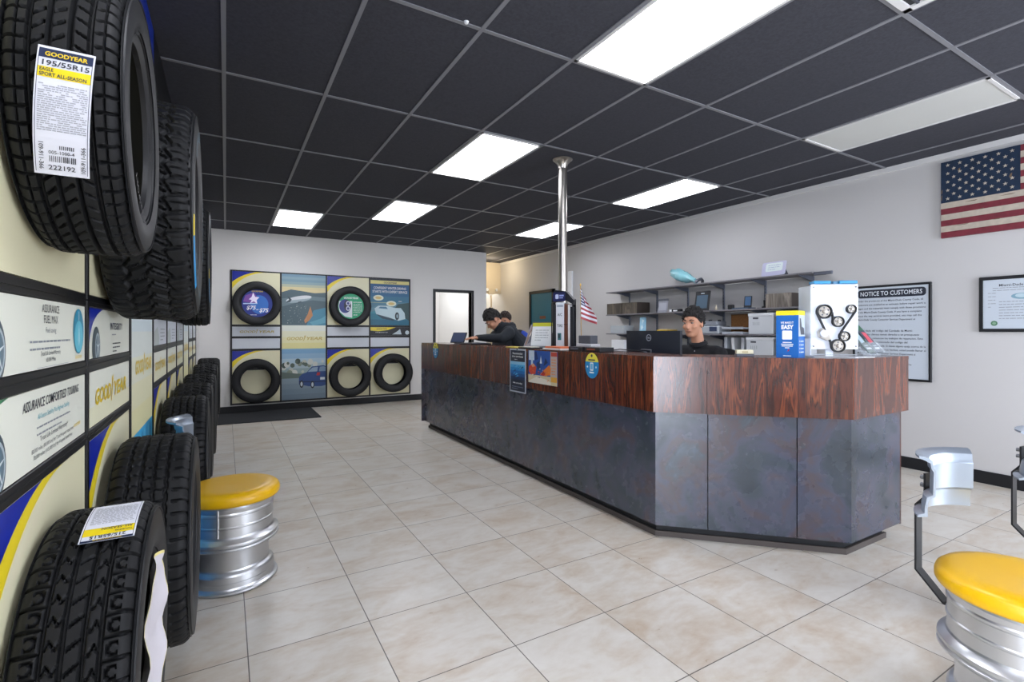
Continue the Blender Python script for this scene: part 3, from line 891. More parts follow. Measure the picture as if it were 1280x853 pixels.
# ------------------------------------------------------------------ tires
m_rub = mat('tire_rubber', '#121315', .6, spec=.3, noise=(25, .15))
m_side = mat('tire_sidewall', '#151619', .5, spec=.4)
m_tag = mat('tag_paper', '#e4e6f0', .5)
m_tagyel = mat('tag_yellow', '#f0d60f', .45)
def sm(d, w):
    """1 inside |d| < w with a soft edge."""
    return np.clip((w - np.abs(d)) / (w * .45) , 0, 1)
def tri(t):
    return np.abs((t % 1.0) - .5) * 4 - 1
def tread(style, X, A, w, R):
    """groove depth 0..1 at lateral X (-1..1 over the tread) and angle A."""
    g = np.zeros_like(X)
    if style == 'touring':
        for c in (-.56, -.2, .18, .52):
            g = np.maximum(g, sm(X - c, .05))
        n = 62
        fr = lambda k, ph=0: ((A * n / (2 * PI) + X * k + ph) % 1) - .5
        g = np.maximum(g, .9 * sm(fr(.25), .1) * (np.abs(X) > .6))
        g = np.maximum(g, .55 * sm(np.abs(np.abs(X) - .78), .03))
        g = np.maximum(g, .8 * sm(fr(3.0), .12) * (X > -.5) * (X < -.27))
        g = np.maximum(g, .8 * sm(fr(2.2, .3), .12) * (X > -.16) * (X < .05))
        g = np.maximum(g, .7 * sm(fr(-1.6, .3), .1) * (X > .24) * (X < .47))
    elif style == 'allterrain':
        n = 44
        for c, ph in ((-.5, 0), (0, .5), (.5, 0)):
            g = np.maximum(g, sm(X - c - .09 * tri(A * n / (2 * PI) + ph), .055))
        fr = lambda k, ph=0: ((A * n / (2 * PI) + k + ph) % 1) - .5
        g = np.maximum(g, sm(fr(.25 * tri(X * 1.2)), .1) * (np.abs(X) < .5))
        g = np.maximum(g, sm(fr(X * .9, .35), .07) * (X > -.5) * (X < 0))
        g = np.maximum(g, sm(fr(-X * .9, .85), .07) * (X > 0) * (X < .5))
        g = np.maximum(g, sm(fr(X * .3, .1), .13) * (np.abs(X) > .52))
        g = np.maximum(g, .5 * sm(((A * n * 2 / (2 * PI) + .25) % 1) - .5, .07) * (np.abs(X) > .56))
    elif style == 'comfort':
        for c in (-.52, -.16, .2, .5):
            g = np.maximum(g, sm(X - c, .05))
        n = 52
        fr = lambda k, ph=0: ((A * n / (2 * PI) + k + ph) % 1) - .5
        sh = np.abs(X)
        g = np.maximum(g, .9 * sm(fr(.5 * (sh - .6) ** 2), .09) * (sh > .56))
        u = (sh - .74) / .12; v = fr(0, .5) / .26
        ring = np.abs(np.sqrt(u * u + v * v) - 1)
        g = np.maximum(g, .75 * sm(ring, .28) * (sh > .6) * (u < .6))
        g = np.maximum(g, .85 * sm(fr(1.6 * X), .1) * (X > -.1) * (X < .14))
        z = fr(.22 * tri(X * 5.2), .2)
        g = np.maximum(g, .85 * sm(z, .1) * (X > -.47) * (X < -.21))
        g = np.maximum(g, .85 * sm(fr(.22 * tri(X * 5.2), .6), .1) * (X > .25) * (X < .46))
    else:                                                       # highway rib
        n = 58
        for c in (-.58, -.24, .1, .44):
            g = np.maximum(g, sm(X - c - .02 * tri(A * n / (2 * PI)), .06))
        fr = lambda k, ph=0: ((A * n / (2 * PI) + k + ph) % 1) - .5
        g = np.maximum(g, .9 * sm(fr(.15 * X), .12) * (np.abs(X) > .6))
        for a, b, ph in ((-.52, -.3, 0), (-.18, .04, .4), (.16, .38, .1)):
            g = np.maximum(g, .75 * sm(fr(.5 * X, ph), .1) * (X > a) * (X < b))
    return g

def tire_mesh(name, R, rb, w, style, na=300, nx=48, depth=.0105):
    h = R - rb
    side = [(.34, rb), (.40, rb + .002), (.44, rb + .015), (.455, rb + .028), (.475, rb + .25 * h), (.498, rb + .45 * h), (.5, rb + .55 * h), (.492, rb + .7 * h), (.475, rb + .82 * h), (.455, rb + .89 * h), (.44, R - .019)]
    P = [(-x * w, r) for x, r in side]
    ns = len(P)
    tw = .425 * w
    lat = np.linspace(-1, 1, nx)
    for t in lat:
        e = abs(t)
        P.append((t * tw, R - .0035 * e ** 2 - .010 * max(0, (e - .8) / .2) ** 2))
    P += [(x * w, r) for x, r in reversed(side)]
    P += [(.36 * w, rb + .012), (.44 * w, rb + .3 * h), (.46 * w, rb + .55 * h), (.42 * w, R - .035), (.2 * w, R - .024), (-.2 * w, R - .024), (-.42 * w, R - .035), (-.46 * w, rb + .55 * h), (-.44 * w, rb + .3 * h), (-.36 * w, rb + .012)]
    P = np.array(P); k = len(P)
    A = np.linspace(0, 2 * PI, na, endpoint=False)
    X = np.repeat(P[None, :, 0], na, 0); RR = np.repeat(P[None, :, 1], na, 0)
    AA, LL = np.meshgrid(A, lat, indexing='ij')
    RR[:, ns:ns + nx] -= depth * tread(style, LL, AA, w, R)
    # shoulder notches run a little way down the sidewall
    n = {'touring': 62, 'allterrain': 44, 'comfort': 52}.get(style, 58)
    notch = sm(((A * n / (2 * PI)) % 1) - .5, .14)
    for q in (ns - 1, ns + nx):
        RR[:, q] -= depth * .5 * notch
    # moulded rings and ribs on the sidewall
    V = np.stack([X, RR * np.cos(AA[:, :1]), RR * np.sin(AA[:, :1])], -1).reshape(-1, 3)
    V[:, 2] += R
    i, j = np.meshgrid(np.arange(na), np.arange(k), indexing='ij')
    i2, j2 = (i + 1) % na, (j + 1) % k
    F = np.stack([i * k + j, i * k + j2, i2 * k + j2, i2 * k + j], -1).reshape(-1, 4)
    me = bpy.data.meshes.new(name)
    me.vertices.add(len(V)); me.vertices.foreach_set('co', V.ravel())
    me.loops.add(F.size); me.loops.foreach_set('vertex_index', F.ravel())
    me.polygons.add(len(F)); me.polygons.foreach_set('loop_start', np.arange(0, F.size, 4)); me.polygons.foreach_set('loop_total', np.full(len(F), 4))
    me.materials.append(m_rub); me.materials.append(m_side)
    jj = j.ravel()
    me.polygons.foreach_set('material_index', ((jj < ns - 1) | (jj >= ns + nx)).astype(np.int32))
    me.polygons.foreach_set('use_smooth', np.ones(len(F), dtype=bool))
    me.update(calc_edges=True); me.validate()
    me.set_sharp_from_angle(angle=math.radians(50))
    return me

def make_tire(label, loc, rz, R, rb, w, style, na, nx, group, mesh=None):
    t = local_thing('tire', label, 'tire', loc, rz, group)
    me = mesh or tire_mesh('casing', R, rb, w, style, na, nx)
    o = bpy.data.objects.new('casing', me); COL.objects.link(o); o.parent = t; ORG[o.name] = Vector((0, 0, 0))
    # raised bead rings
    mb = MB()
    X = Matrix.Translation((0, 0, R)) @ Matrix.Rotation(PI / 2, 4, 'Y')
    h = R - rb
    for rr, xx in ((rb + .02, .449), (rb + .84 * h, .476)):
        mb.lathe([(rr - .002, xx * w - .001), (rr - .001, xx * w + .0022), (rr + .001, xx * w + .0022), (rr + .002, xx * w - .001)], 96, m_side, X, closed=True)
    mb.build('sidewall_ring', t, True)
    return t

def ring_text(mb, s, R, r, x, a0, size, m, spread=1):
    """letters bent round the outer sidewall (axis X), upright when read from +X."""
    V, F, w = glyphs(s, 'CENTER', .01, 0)
    P = []
    for px, py in V:
        a = a0 - px * size * spread / r
        rr = r + py * size
        P.append((x, rr * math.cos(a), R + rr * math.sin(a)))
    mb.add(P, F, m)

GL_ = 'tires on the left wall'
def upper_y(k): return (CY[k] + CY[k + 1]) / 2
# --- upper row
T1 = make_tire('nearest upper tire on the left wall, with a long white price tag', (-.256, 1.46, 1.52), 0, .297, .19, .184, 'touring', 744, 64, GL_)
T2 = make_tire('big chunky all-terrain tire hung second in the upper left row', (-.215, 2.235, 1.385), 0, .392, .215, .255, 'allterrain', 576, 64, GL_)
T3 = make_tire('third upper tire on the left wall, with a yellow and blue sticker', (-.21, 3.735, 1.425), 0, .35, .21, .25, 'highway', 348, 40, GL_)
T4 = make_tire('farthest upper tire on the left wall, lowest edge of that row', (-.232, 5.235, 1.39), 0, .31, .2, .22, 'highway', 290, 36, GL_)
for T, R, w, s in ((T1, .297, .184, 'EAGLE SPORT'), (T2, .388, .255, 'WRANGLER'), (T3, .35, .25, 'GOODYEAR')):
    for a in (0, PI * .66, PI * 1.33):
        mb = MB()
        ring_text(mb, s, R, R * .72, w * .5 + .002, a, .05 if T is not T1 else .025, mat('pale_blue_letter', '#4f6a78', .6) if T is not T1 else m_side)
        mb.build('sidewall_lettering', T)
def sticker(T, R, w, a0, a1, frac):
    mb = MB()
    for k in range(16):
        b0 = a0 + (a1 - a0) * k / 16; b1 = a0 + (a1 - a0) * (k + 1) / 16
        m = m_tagyel if k < 4 else m_sky
        q = []
        for rr, a in ((R * .86, b0), (R * .93, b0), (R * .93, b1), (R * .86, b1)):
            q.append((w * (.49 if rr < R * .9 else .462), rr * math.cos(a), R + rr * math.sin(a)))
        mb.add(q, [(0, 1, 2, 3)], m)
        q2 = [(x + .002, y, z) for x, y, z in q]
        mb.add(q2, [(0, 1, 2, 3)], m)
    mb.build('sticker', T)
sticker(T2, .388, .255, PI + .15, PI + .95, 0)
sticker(T3, .35, .25, PI + .2, PI + 1.0, 0)

# --- lower row, standing in brackets close to the floor
B1 = make_tire('nearest lower tire on the left, with a white and yellow price tag on its tread', (-.248, 1.485, .25), 0, .335, .195, .2, 'comfort', 624, 70, GL_)
B2 = make_tire('second lower tire on the left wall, beside the yellow stool', (-.215, 2.235, .205), 0, .375, .215, .24, 'highway', 696, 64, GL_)
B3 = make_tire('lower tire behind the silver half-rim backrest on the left wall', (-.215, 3.735, .2), 0, .365, .215, .245, 'highway', 464, 48, GL_)
def again(src, label, loc):
    c = copy_tree(src); c.location = loc; c['label'] = label
    return c
B4 = make_tire('fourth lower tire from the camera, knobbly, along the left wall', (-.21, 4.485, .2), 0, .372, .215, .25, 'allterrain', 360, 44, GL_)
again(B4, 'fifth lower tire from the camera along the left wall', (-.2, 5.235, .215))
again(B4, 'second farthest lower tire on the left wall', (-.205, 6.735, .215))
again(B4, 'farthest lower tire in the left row, next to the back wall', (-.19, 7.485, .25))

# --- price tags stuck on the treads
def on_tread(R, loc, x, a, lift):
    r = R + lift
    return (x, r * math.cos(a), R + r * math.sin(a))
def tread_tag(T, R, x0, x1, a0, a1, rows, lift=.004, curl=0, n=20, text=(), skew=0):
    """paper tag wrapped over the tread; rows = [(f0, f1, g0, g1, material)] on the unit tag."""
    mb = MB()
    def pt(f, g, l):                      # f across, g along (0 = end a0)
        a = a0 + (a1 - a0) * g
        return on_tread(R, None, x0 + (x1 - x0) * f + skew * (g - .5), a, lift + l + curl * (2 * g - 1) ** 2)
    def patch(f0, f1, g0, g1, m, l, k=n):
        V = []; F = []
        for i in range(k + 1):
            g = g0 + (g1 - g0) * i / k
            V += [pt(f0, g, l), pt(f1, g, l)]
        F = [(2 * i, 2 * i + 1, 2 * i + 3, 2 * i + 2) for i in range(k)]
        mb.add(V, F, m)
    patch(0, 1, 0, 1, m_tag, 0); patch(0, 1, 0, 1, m_tag, -.0012)
    for f0, f1, g0, g1, m in rows:
        patch(f0, f1, g0, g1, m, .0006, max(1, int(n * abs(g1 - g0)) + 1))
    for s, f, g, size, m, al, bold, wd, rot in text:
        V, F, w = glyphs(s, al, bold, 0)
        kx = size if not wd else wd / w
        L = (a1 - a0) * R
        P = []
        for px, py in V:
            u, v = px * kx, py * size
            if rot == 1: u, v = -v, u
            if rot == 2: u, v = v, -u
            if rot == 3: u, v = -u, -v
            P.append(pt(f + u / abs(x1 - x0) * 1, g + v / abs(L), .0011))
        mb.add(P, F, m)
    return mb.build('price_tag', T)
fine = []
rnd = random.Random(5)
for k in range(22):
    g = .70 - k * .0165
    f = .07
    while f < .93:
        l = rnd.uniform(.03, .12)
        if rnd.random() < .9:
            fine.append((f, min(.94, f + l), g, g + .008, mat('tag_grey', '#a9abb3', .6)))
        f += l + .015
bars = []
for k in range(14):
    bars.append((.28 + k * .035, .28 + k * .035 + rnd.choice((.012, .022)), .11, .16, m_ink))
for k in range(8):
    bars.append((.46 + k * .035, .46 + k * .035 + .016, .215, .245, m_ink))
edge = [(0.03, .04, .02, .98, m_navy), (.96, .97, .02, .98, m_navy)]
tag_txt = [('GOODYEAR', .5, .922, .0105, m_gold, 'CENTER', .03, .058, 0), ('195/55R15', .5, .848, .0125, m_ink, 'CENTER', .02, .064, 0),
           ('EAGLE', .07, .802, .008, m_ink, 'LEFT', .02, .018, 0), ('SPORT ALL-SEASON', .07, .764, .0085, m_ink, 'LEFT', .025, .064, 0),
           ('005-1000-4', .5, .175, .0085, m_ink, 'CENTER', .005, .036, 0), ('222192', .5, .045, .0125, m_ink, 'CENTER', .01, .038, 0),
           ('109-911-366', .1, .27, .009, m_ink, 'LEFT', .01, .048, 2), ('109-911-366', .93, .03, .009, m_ink, 'LEFT', .01, .048, 1)]
# the tread side facing the shop front: y = -R cos, so angles just past PI
tread_tag(T1, .297, -.037, .041, PI + .65, PI - .09, [(.03, .97, .905, .98, m_navy), (.04, .96, .755, .835, m_tagyel)] + fine + bars + edge, text=tag_txt, lift=.006, skew=.02)
fine2 = []
for k in range(16):
    g = .86 - k * .033
    f = .1
    while f < .9:
        l = rnd.uniform(.03, .13)
        fine2.append((f, min(.92, f + l), g, g + .014, mat('tag_grey', '#a9abb3', .6)))
        f += l + .02
txt2 = [('215/65R15', .5, .108, .0125, m_ink, 'CENTER', .02, .062, 3), ('ALL-SEASON', .93, .255, .011, m_ink, 'LEFT', .02, .055, 3), ('TOURING', .93, .175, .006, m_ink, 'LEFT', .02, .03, 3), ('GOODYEAR', .5, .032, .0045, m_gold, 'CENTER', .02, .05, 3)]
tread_tag(B1, .335, -.02, .075, PI * .5 + .42, PI * .5 - .04, [(.03, .97, .0, .035, m_navy), (.04, .96, .115, .265, m_tagyel)] + fine2 + edge, text=txt2, lift=.006)
# wavy card disc hanging out of the nearest lower tire
mb = MB()
n = 60; V = []; F = []
for i in range(n):
    a = 2 * PI * i / n
    for q, r in enumerate((.0005, .1, .165, .197, .204)):
        x = .088 + (.0 if q < 2 else .005 * math.sin(a * 7) + .003 * math.sin(a * 11 + 1)) + (.014 if q >= 3 else .005 if q == 2 else 0)
        V.append((x, r * math.cos(a), .335 + r * math.sin(a)))
for i in range(n):
    for q in range(4):
        F.append((i * 5 + q, ((i + 1) % n) * 5 + q, ((i + 1) % n) * 5 + q + 1, i * 5 + q + 1))
sh = [f for k, f in enumerate(F) if k % 4 < 3]; ed = [f for k, f in enumerate(F) if k % 4 == 3]
mb.add(V, sh, mat('pale_pink_card', '#d9d5dd', .4)); mb.add(V, ed, mat('pale_yellow_edge', '#e6d98a', .4))
mb.build('promo_card', B1, True)

# --- back wall tires, facing the room
GB = 'tires on the back wall'
def disc_blue(T, R, rb, w):
    mb = MB(); X = Matrix.Translation((w * .3, 0, R)) @ Matrix(((0, 0, 1, 0), (1, 0, 0, 0), (0, 1, 0, 0), (0, 0, 0, 1)))
    mb.lathe([(0, -.004), (rb + .005, -.004), (rb + .005, 0), (0, 0)], 48, pm('#1b2f86'), X)
    s = rb / .22
    mb.flat([(x * s, y * s) for x, y in circ(.03, -.02, .13, 24, .15)], pm('#2f6ec2'), X, .001)
    mb.flat([(x * s, y * s) for x, y in [(-.2, .02), (-.17, .12), (-.05, .17), (.0, .1), (-.02, .0)]], pm('#7a4aa0'), X, .0015)
    mb.flat([(x * s, y * s) for x, y in [(-.12, .06), (-.08, .1), (-.06, .17), (-.03, .1), (.03, .1), (-.01, .05), (.0, -.01), (-.05, .03), (-.1, .0), (-.08, .05)]], pm('#f3e9ff'), X, .002)
    mb.flat([(x * s, y * s) for x, y in [(-.2, -.02), (.0, -.01), (.0, .005), (-.2, .0)]], pm('#bcd2ee'), X, .002)
    mb.text('$75', .085 * s, m_white, X, -.09 * s, -.1 * s, .0025, 'CENTER', .03, .2)
    mb.text('or', .035 * s, m_white, X, .0 * s, -.11 * s, .0025, 'CENTER', .03, .2)
    mb.text('$75', .085 * s, m_white, X, .09 * s, -.14 * s, .0025, 'CENTER', .03, .2)
    lines(mb, X, -.1 * s, -.19 * s, .2 * s, 1, .02, .012, m_white)
    mb.text('GOODYEAR', .03 * s, m_gold, X, .0, .18 * s, .0025, 'CENTER', .02, .2)
    mb.build('promo_disc', T)
def disc_green(T, R, rb, w):
    mb = MB(); X = Matrix.Translation((w * .3, 0, R)) @ Matrix(((0, 0, 1, 0), (1, 0, 0, 0), (0, 1, 0, 0), (0, 0, 0, 1)))
    mb.lathe([(0, -.004), (rb + .005, -.004), (rb + .005, 0), (0, 0)], 48, pm('#159a6a'), X)
    s = rb / .22
    mb.flat([(x * s, y * s) for x, y in [(-.2, .09), (.02, .09), (.02, -.2), (-.1, -.18), (-.19, -.1), (-.21, 0)]], pm('#d8dfe4'), X, .001)
    mb.flat([(x * s, y * s) for x, y in circ(-.1, 0, .1, 28, .12)], pm('#24357c'), X, .0015)
    mb.flat([(x * s, y * s) for x, y in circ(-.06, .01, .06, 24, .1)], pm('#1a2233'), X, .002)
    for dy in (.05, -.04):
        mb.flat([(x * s, y * s) for x, y in circ(-.05, dy, .035, 20, .04)], pm('#c4cbe0'), X, .0025)
        mb.flat([(x * s, y * s) for x, y in circ(-.05, dy, .02, 20, .024)], pm('#3a447c'), X, .003)
    mb.text('GOODYEAR', .045 * s, m_white, X, 0, .13 * s, .002, 'CENTER', .02, .2)
    mb.text('BUY NOW', .03 * s, m_white, X, .04 * s, .06 * s, .002, 'LEFT', .02)
    lines(mb, X, .04 * s, .03 * s, .15 * s, 6, .028 * s, .012 * s, m_white, 7)
    mb.text('SAVE', .03 * s, m_white, X, .04 * s, -.16 * s, .002, 'LEFT', .02)
    mb.build('promo_disc', T)
w = .2
yy = YP - .012 - w / 2
me_b = tire_mesh('casing', .36, .225, w, 'highway', 232, 28)
spots = [((.445, 1.437), 'back wall tire holding a round blue sale card', disc_blue), ((1.935, 1.425), 'back wall tire holding a round green sale card', disc_green),
         ((.43, .165), 'bottom left tire on the back wall, its middle empty', None), ((1.935, .17), 'bottom tire on the back wall right of the blue car poster', None), ((2.72, .2), 'rightmost bottom tire on the back wall, beside the counter', None)]
m_hook = mat('dark_hook', '#24262b', .5)
for (x, z), lb, fn in spots:
    t = make_tire(lb, (x, yy, z), -PI / 2, .36, .225, w, 'highway', 232, 28, GB, me_b)
    if fn:
        fn(t, .36, .225, w)
    # curved metal hook that carries the tire on the wall
    h = MB()
    X = Matrix.Translation((x, YP, z + .36)) @ Matrix.Rotation(PI / 2, 4, 'X')
    if fn is None:
        pts = [(.22 * math.cos(a), .22 * math.sin(a)) for a in [PI * .28 + PI * .44 * k / 12 for k in range(13)]]
        h.prism(pts, .012, m_hook, X, z0=.002)
        h.box((x - .02, YP - .17, z + .36 + .196), (x + .02, YP, z + .36 + .21), m_hook, bev=.003)
        tag(h.build('wall_hook'), 'dark hook of the ' + lb, 'hook', 'tire hooks on the back wall')
# ------------------------------------------------------------------ stools made of stacked wheel rims
m_vinyl = mat('yellow_vinyl', '#dba908', .32, spec=.5)
m_bar = mat('black_flat_bar', '#16171b', .4)
m_rimg = mat('silver_rim_paint', '#aeb9c6', .3, .75)
def strap(mb, pts, width, th, X, m):
    """flat bar bent along pts (r, z), width across."""
    P = [Vector((p[0], p[1])) for p in pts]
    L = []; R = []
    for i, p in enumerate(P):
        d0 = (P[i] - P[i - 1]).normalized() if i else (P[1] - P[0]).normalized()
        d1 = (P[i + 1] - P[i]).normalized() if i < len(P) - 1 else d0
        n0 = Vector((-d0.y, d0.x)); n1 = Vector((-d1.y, d1.x))
        n = (n0 + n1).normalized()
        k = th / 2 / max(.4, n.dot(n0))
        L.append(p + n * k); R.append(p - n * k)
    V = []
    for a, b in zip(L, R):
        V += [(a.x, -width / 2, a.y), (a.x, width / 2, a.y), (b.x, width / 2, b.y), (b.x, -width / 2, b.y)]
    F = [(3, 2, 1, 0)]
    for i in range(len(P) - 1):
        for k in range(4):
            F.append((i * 4 + k, i * 4 + (k + 1) % 4, i * 4 + 4 + (k + 1) % 4, i * 4 + 4 + k))
    o = 4 * (len(P) - 1)
    F.append((o, o + 1, o + 2, o + 3))
    mb.add(V, F, m, X)
def make_stool(label, x, y, rz):
    t = local_thing('rim_stool', label, 'stool', (x, y, 0), rz, 'wheel rim stools')
    lower = [(.0, .004), (.205, .0), (.219, .002), (.224, .008), (.223, .016), (.212, .022), (.205, .03), (.203, .052), (.205, .058), (.202, .085), (.196, .094), (.183, .104), (.180, .112), (.179, .2), (.181, .215), (.19, .222), (0, .222)]
    MB().lathe(lower, 72, m_alu).build('lower_rim', t, True, angle=18)
    upper = [(0, .222), (.208, .222), (.224, .224), (.230, .231), (.229, .238), (.221, .243), (.222, .25), (.229, .253), (.228, .262), (.216, .27), (.206, .28), (.202, .288), (.201, .33), (.2045, .334), (.2045, .340), (.201, .344), (.200, .39), (.204, .396), (.204, .404), (.2, .41), (.203, .43), (.214, .445), (0, .445)]
    u = MB().lathe(upper, 72, m_alu).build('upper_rim', t, True, angle=18)
    MB().box((.195, -.006, .29), (.206, .006, .44), m_alu, Matrix.Rotation(-1.9 - rz, 4, 'Z'), bev=.003).build('weld_seam', u)
    cush = [(0, .446), (.222, .446), (.231, .45), (.236, .46), (.236, .478), (.231, .493), (.216, .506), (.19, .512), (.15, .51), (.0, .506)]
    MB().lathe(cush, 72, m_vinyl).build('cushion', t, True, angle=60)
    b = MB()
    strap(b, [(.2, .317), (.225, .317), (.315, .406), (.315, .66), (.284, .7), (.284, .79)], .038, .007, None, m_bar)
    bb = b.build('back_bar', t)
    n = MB()
    for z in (.74, .77):
        n.lathe([(0, 0), (.009, 0), (.009, .018), (0, .02)], 12, m_steel, Matrix.Translation((.287, 0, z)) @ Matrix.Rotation(PI / 2, 4, 'Y'))
    n.build('bolt', bb, True)
    # quarter of a wheel rim as the backrest
    prof = [(.196, .705), (.226, .700), (.228, .708), (.206, .716), (.205, .74), (.199, .775), (.181, .785), (.179, .87), (.186, .88), (.188, .9), (.206, .91), (.222, .917), (.222, .925), (.2, .922), (.182, .909), (.180, .886), (.172, .874), (.174, .78), (.192, .768), (.197, .74)]
    MB().lathe([(r, z - .04) for r, z in prof], 28, m_rimg, Matrix.Translation((.075, 0, 0)), a0=-.8, a1=.8, closed=True).build('backrest', t, True, angle=30)
    return t
make_stool('yellow stool of stacked silver rims beside the lower tires on the left', .029, 3.087, PI * .97)
make_stool('yellow rim stool with half-rim backrest in the bottom right corner', 2.327, .563, math.atan2(.99, .12))
make_stool('rim stool by the right wall, only its bar and backrest edge in the photo', 3.27, .53, math.atan2(.99, .12))
# ------------------------------------------------------------------ right wall: flag, notices
def rw(y, z, lift=0): return frame((XR - lift, y, z), (0, -1, 0), (0, 0, 1))
# painted wooden flag
fl = thing('painted_flag', 'weathered wooden flag with white stars and red stripes on the right wall', 'flag', (XR, 1.3, 2.2))
m_fnav = mat('flag_navy', '#10263f', .75, noise=(30, .2)); m_fred = mat('flag_red', '#742733', .75, noise=(25, .15)); m_fwht = mat('flag_cream', '#b9ae9f', .75, noise=(25, .1))
FW, FH = 1.33, .70
X = rw(1.955, 2.205, .03)
st = FH / 13
for k in range(13):
    x0 = .53 if k > 5 else 0
    MB().box((x0, k * st, -.028), (FW, (k + 1) * st - .001, 0), m_fred if k % 2 == 0 else m_fwht, X).build('stripe_board', fl)
cn = MB().box((0, 6 * st, -.028), (.529, FH, 0), m_fnav, X).build('canton_board', fl)
def star(cx, cy, r, n=5):
    return [(cx + (r if k % 2 == 0 else r * .4) * math.cos(PI / 2 + k * PI / n), cy + (r if k % 2 == 0 else r * .4) * math.sin(PI / 2 + k * PI / n)) for k in range(2 * n)]
for r in range(9):
    for c in range(6 if r % 2 == 0 else 5):
        cx = .05 + (c + (0 if r % 2 == 0 else .5)) * .086; cy = FH - .035 - r * .0385
        mb = MB()
        mb.prism(star(cx, cy, .0165), .002, m_fwht, X, z0=0)
        mb.build('star', cn)
scr = MB()
for x, y, w, h in ((.17, .3, .09, .006), (.27, .215, .03, .008), (.08, .1, .12, .005), (.36, .105, .05, .007), (.4, .3, .1, .005), (.46, .45, .02, .03), (.12, .6, .02, .02), (.0, .42, .012, .03), (.0, .36, .01, .04)):
    scr.prism([(x, y), (x + w * .4, y + h * .7), (x + w, y + h), (x + w * .8, y - h * .3), (x + w * .3, y - h * .2)], .0015, mat('bare_wood', '#6b5a48', .8), X, z0=0)
scr.build('chipped_paint', fl)

def framed(name, label, cat, y, z, w, h, fw, fn, proud=.025):
    t = thing(name, label, cat, (XR, y - w / 2, z))
    X = rw(y, z, proud)
    f = MB()
    for lo, hi in (((0, 0), (w, fw)), ((0, h - fw), (w, h)), ((0, fw), (fw, h - fw)), ((w - fw, fw), (w, h - fw))):
        f.box((*lo, -proud + .001), (*hi, 0), m_black, X, bev=.003)
    f.build('frame', t)
    mb = MB(); X2 = rw(y - fw, z + fw, proud - .008)
    mb.box((0, 0, -.01), (w - 2 * fw, h - 2 * fw, 0), mat('notice_paper', '#c3cbd4', .35), X2)
    fn(mb, X2, w - 2 * fw, h - 2 * fw)
    mb.build('sheet', t)
    return t
def c_notice(mb, X, w, h):
    m_k = mat('notice_ink', '#1b2230', .5)
    mb.flat(rrect(.025, h - .105, w - .02, h - .02, .03), m_k, X, .0006)
    mb.text('NOTICE TO CUSTOMERS', .062, mat('notice_white', '#dfe4ea', .5), X, w / 2, h - .083, .0012, 'CENTER', .012, 0, w * .84)
    T1 = ['Under the provisions of the Miami-Dade County Code, all', 'customers are entitled to an estimate before repair work is', 'begun and the materials must comply with those provisions', 'of the Miami-Dade County Code. If you have a complaint', 'about the way services were provided, you may call the', 'Miami-Dade County Consumer Services Department at']
    T2 = ['Bajo el titulo del codigo del Condado de Miami-', 'Dade, todos clientes tienen derecho a un presupuesto', 'antes de que comiencen los trabajos de reparacion. Esto', 'tiene que estar provisionado del codigo del', 'Condado de Miami-Dade. Si desea alguna queja acerca de la', 'manera que servicios fueron hechos, usted puede llamar al', 'Miami-Dade County Consumer Services Department al']
    T3 = ['Under the Miami-Dade County Code a copy of the', 'work order is available, con estimacion', 'de los trabajos, que usted desea', 'tiene que mostrarse, as well as in', 'the office of Miami-Dade County']
    y = h - .145
    for T, gap in ((T1, .075), (T2, .06), (T3, 0)):
        for s in T:
            mb.text(s, .026, m_k, X, .02, y, .0008, 'LEFT', .008, 0, min(w * .93, len(s) * .0103))
            y -= .0385
        y -= gap
framed('notice_board', 'large framed black and white notice to customers on the right wall', 'sign', 2.705, .855, .675, .955, .022, c_notice)
def c_cert(mb, X, w, h):
    mb.text('Miami-Dade County', .03, m_ink, X, w * .45, h - .06, .0008, 'CENTER', .01, 0, w * .5)
    mb.flat(circ(w * .48, h * .65, w * .13, 24, h * .06), pm('#7fa3b4'), X, .0008); mb.flat(circ(w * .48, h * .66, w * .08, 24, h * .04), pm('#b7cbd4'), X, .0012)
    lines(mb, X, w * .12, h * .82, w * .75, 2, .02, .008, seed=2)
    lines(mb, X, w * .06, h * .72, w * .1, 5, .03, .008, seed=3)
    lines(mb, X, w * .2, h * .54, w * .7, 7, .024, .009, seed=4)
    mb.flat(circ(w * .14, h * .11, .022, 20), pm('#4f7a5c'), X, .0008); mb.flat(circ(w * .14, h * .11, .012, 20), pm('#86a88c'), X, .0012)
    mb.flat(circ(w * .82, h * .1, .03, 20), pm('#c2b85a'), X, .0008)
framed('framed_certificate', 'small black framed certificate at the right edge under the painted flag', 'certificate', 1.69, 1.335, .56, .48, .028, c_cert)

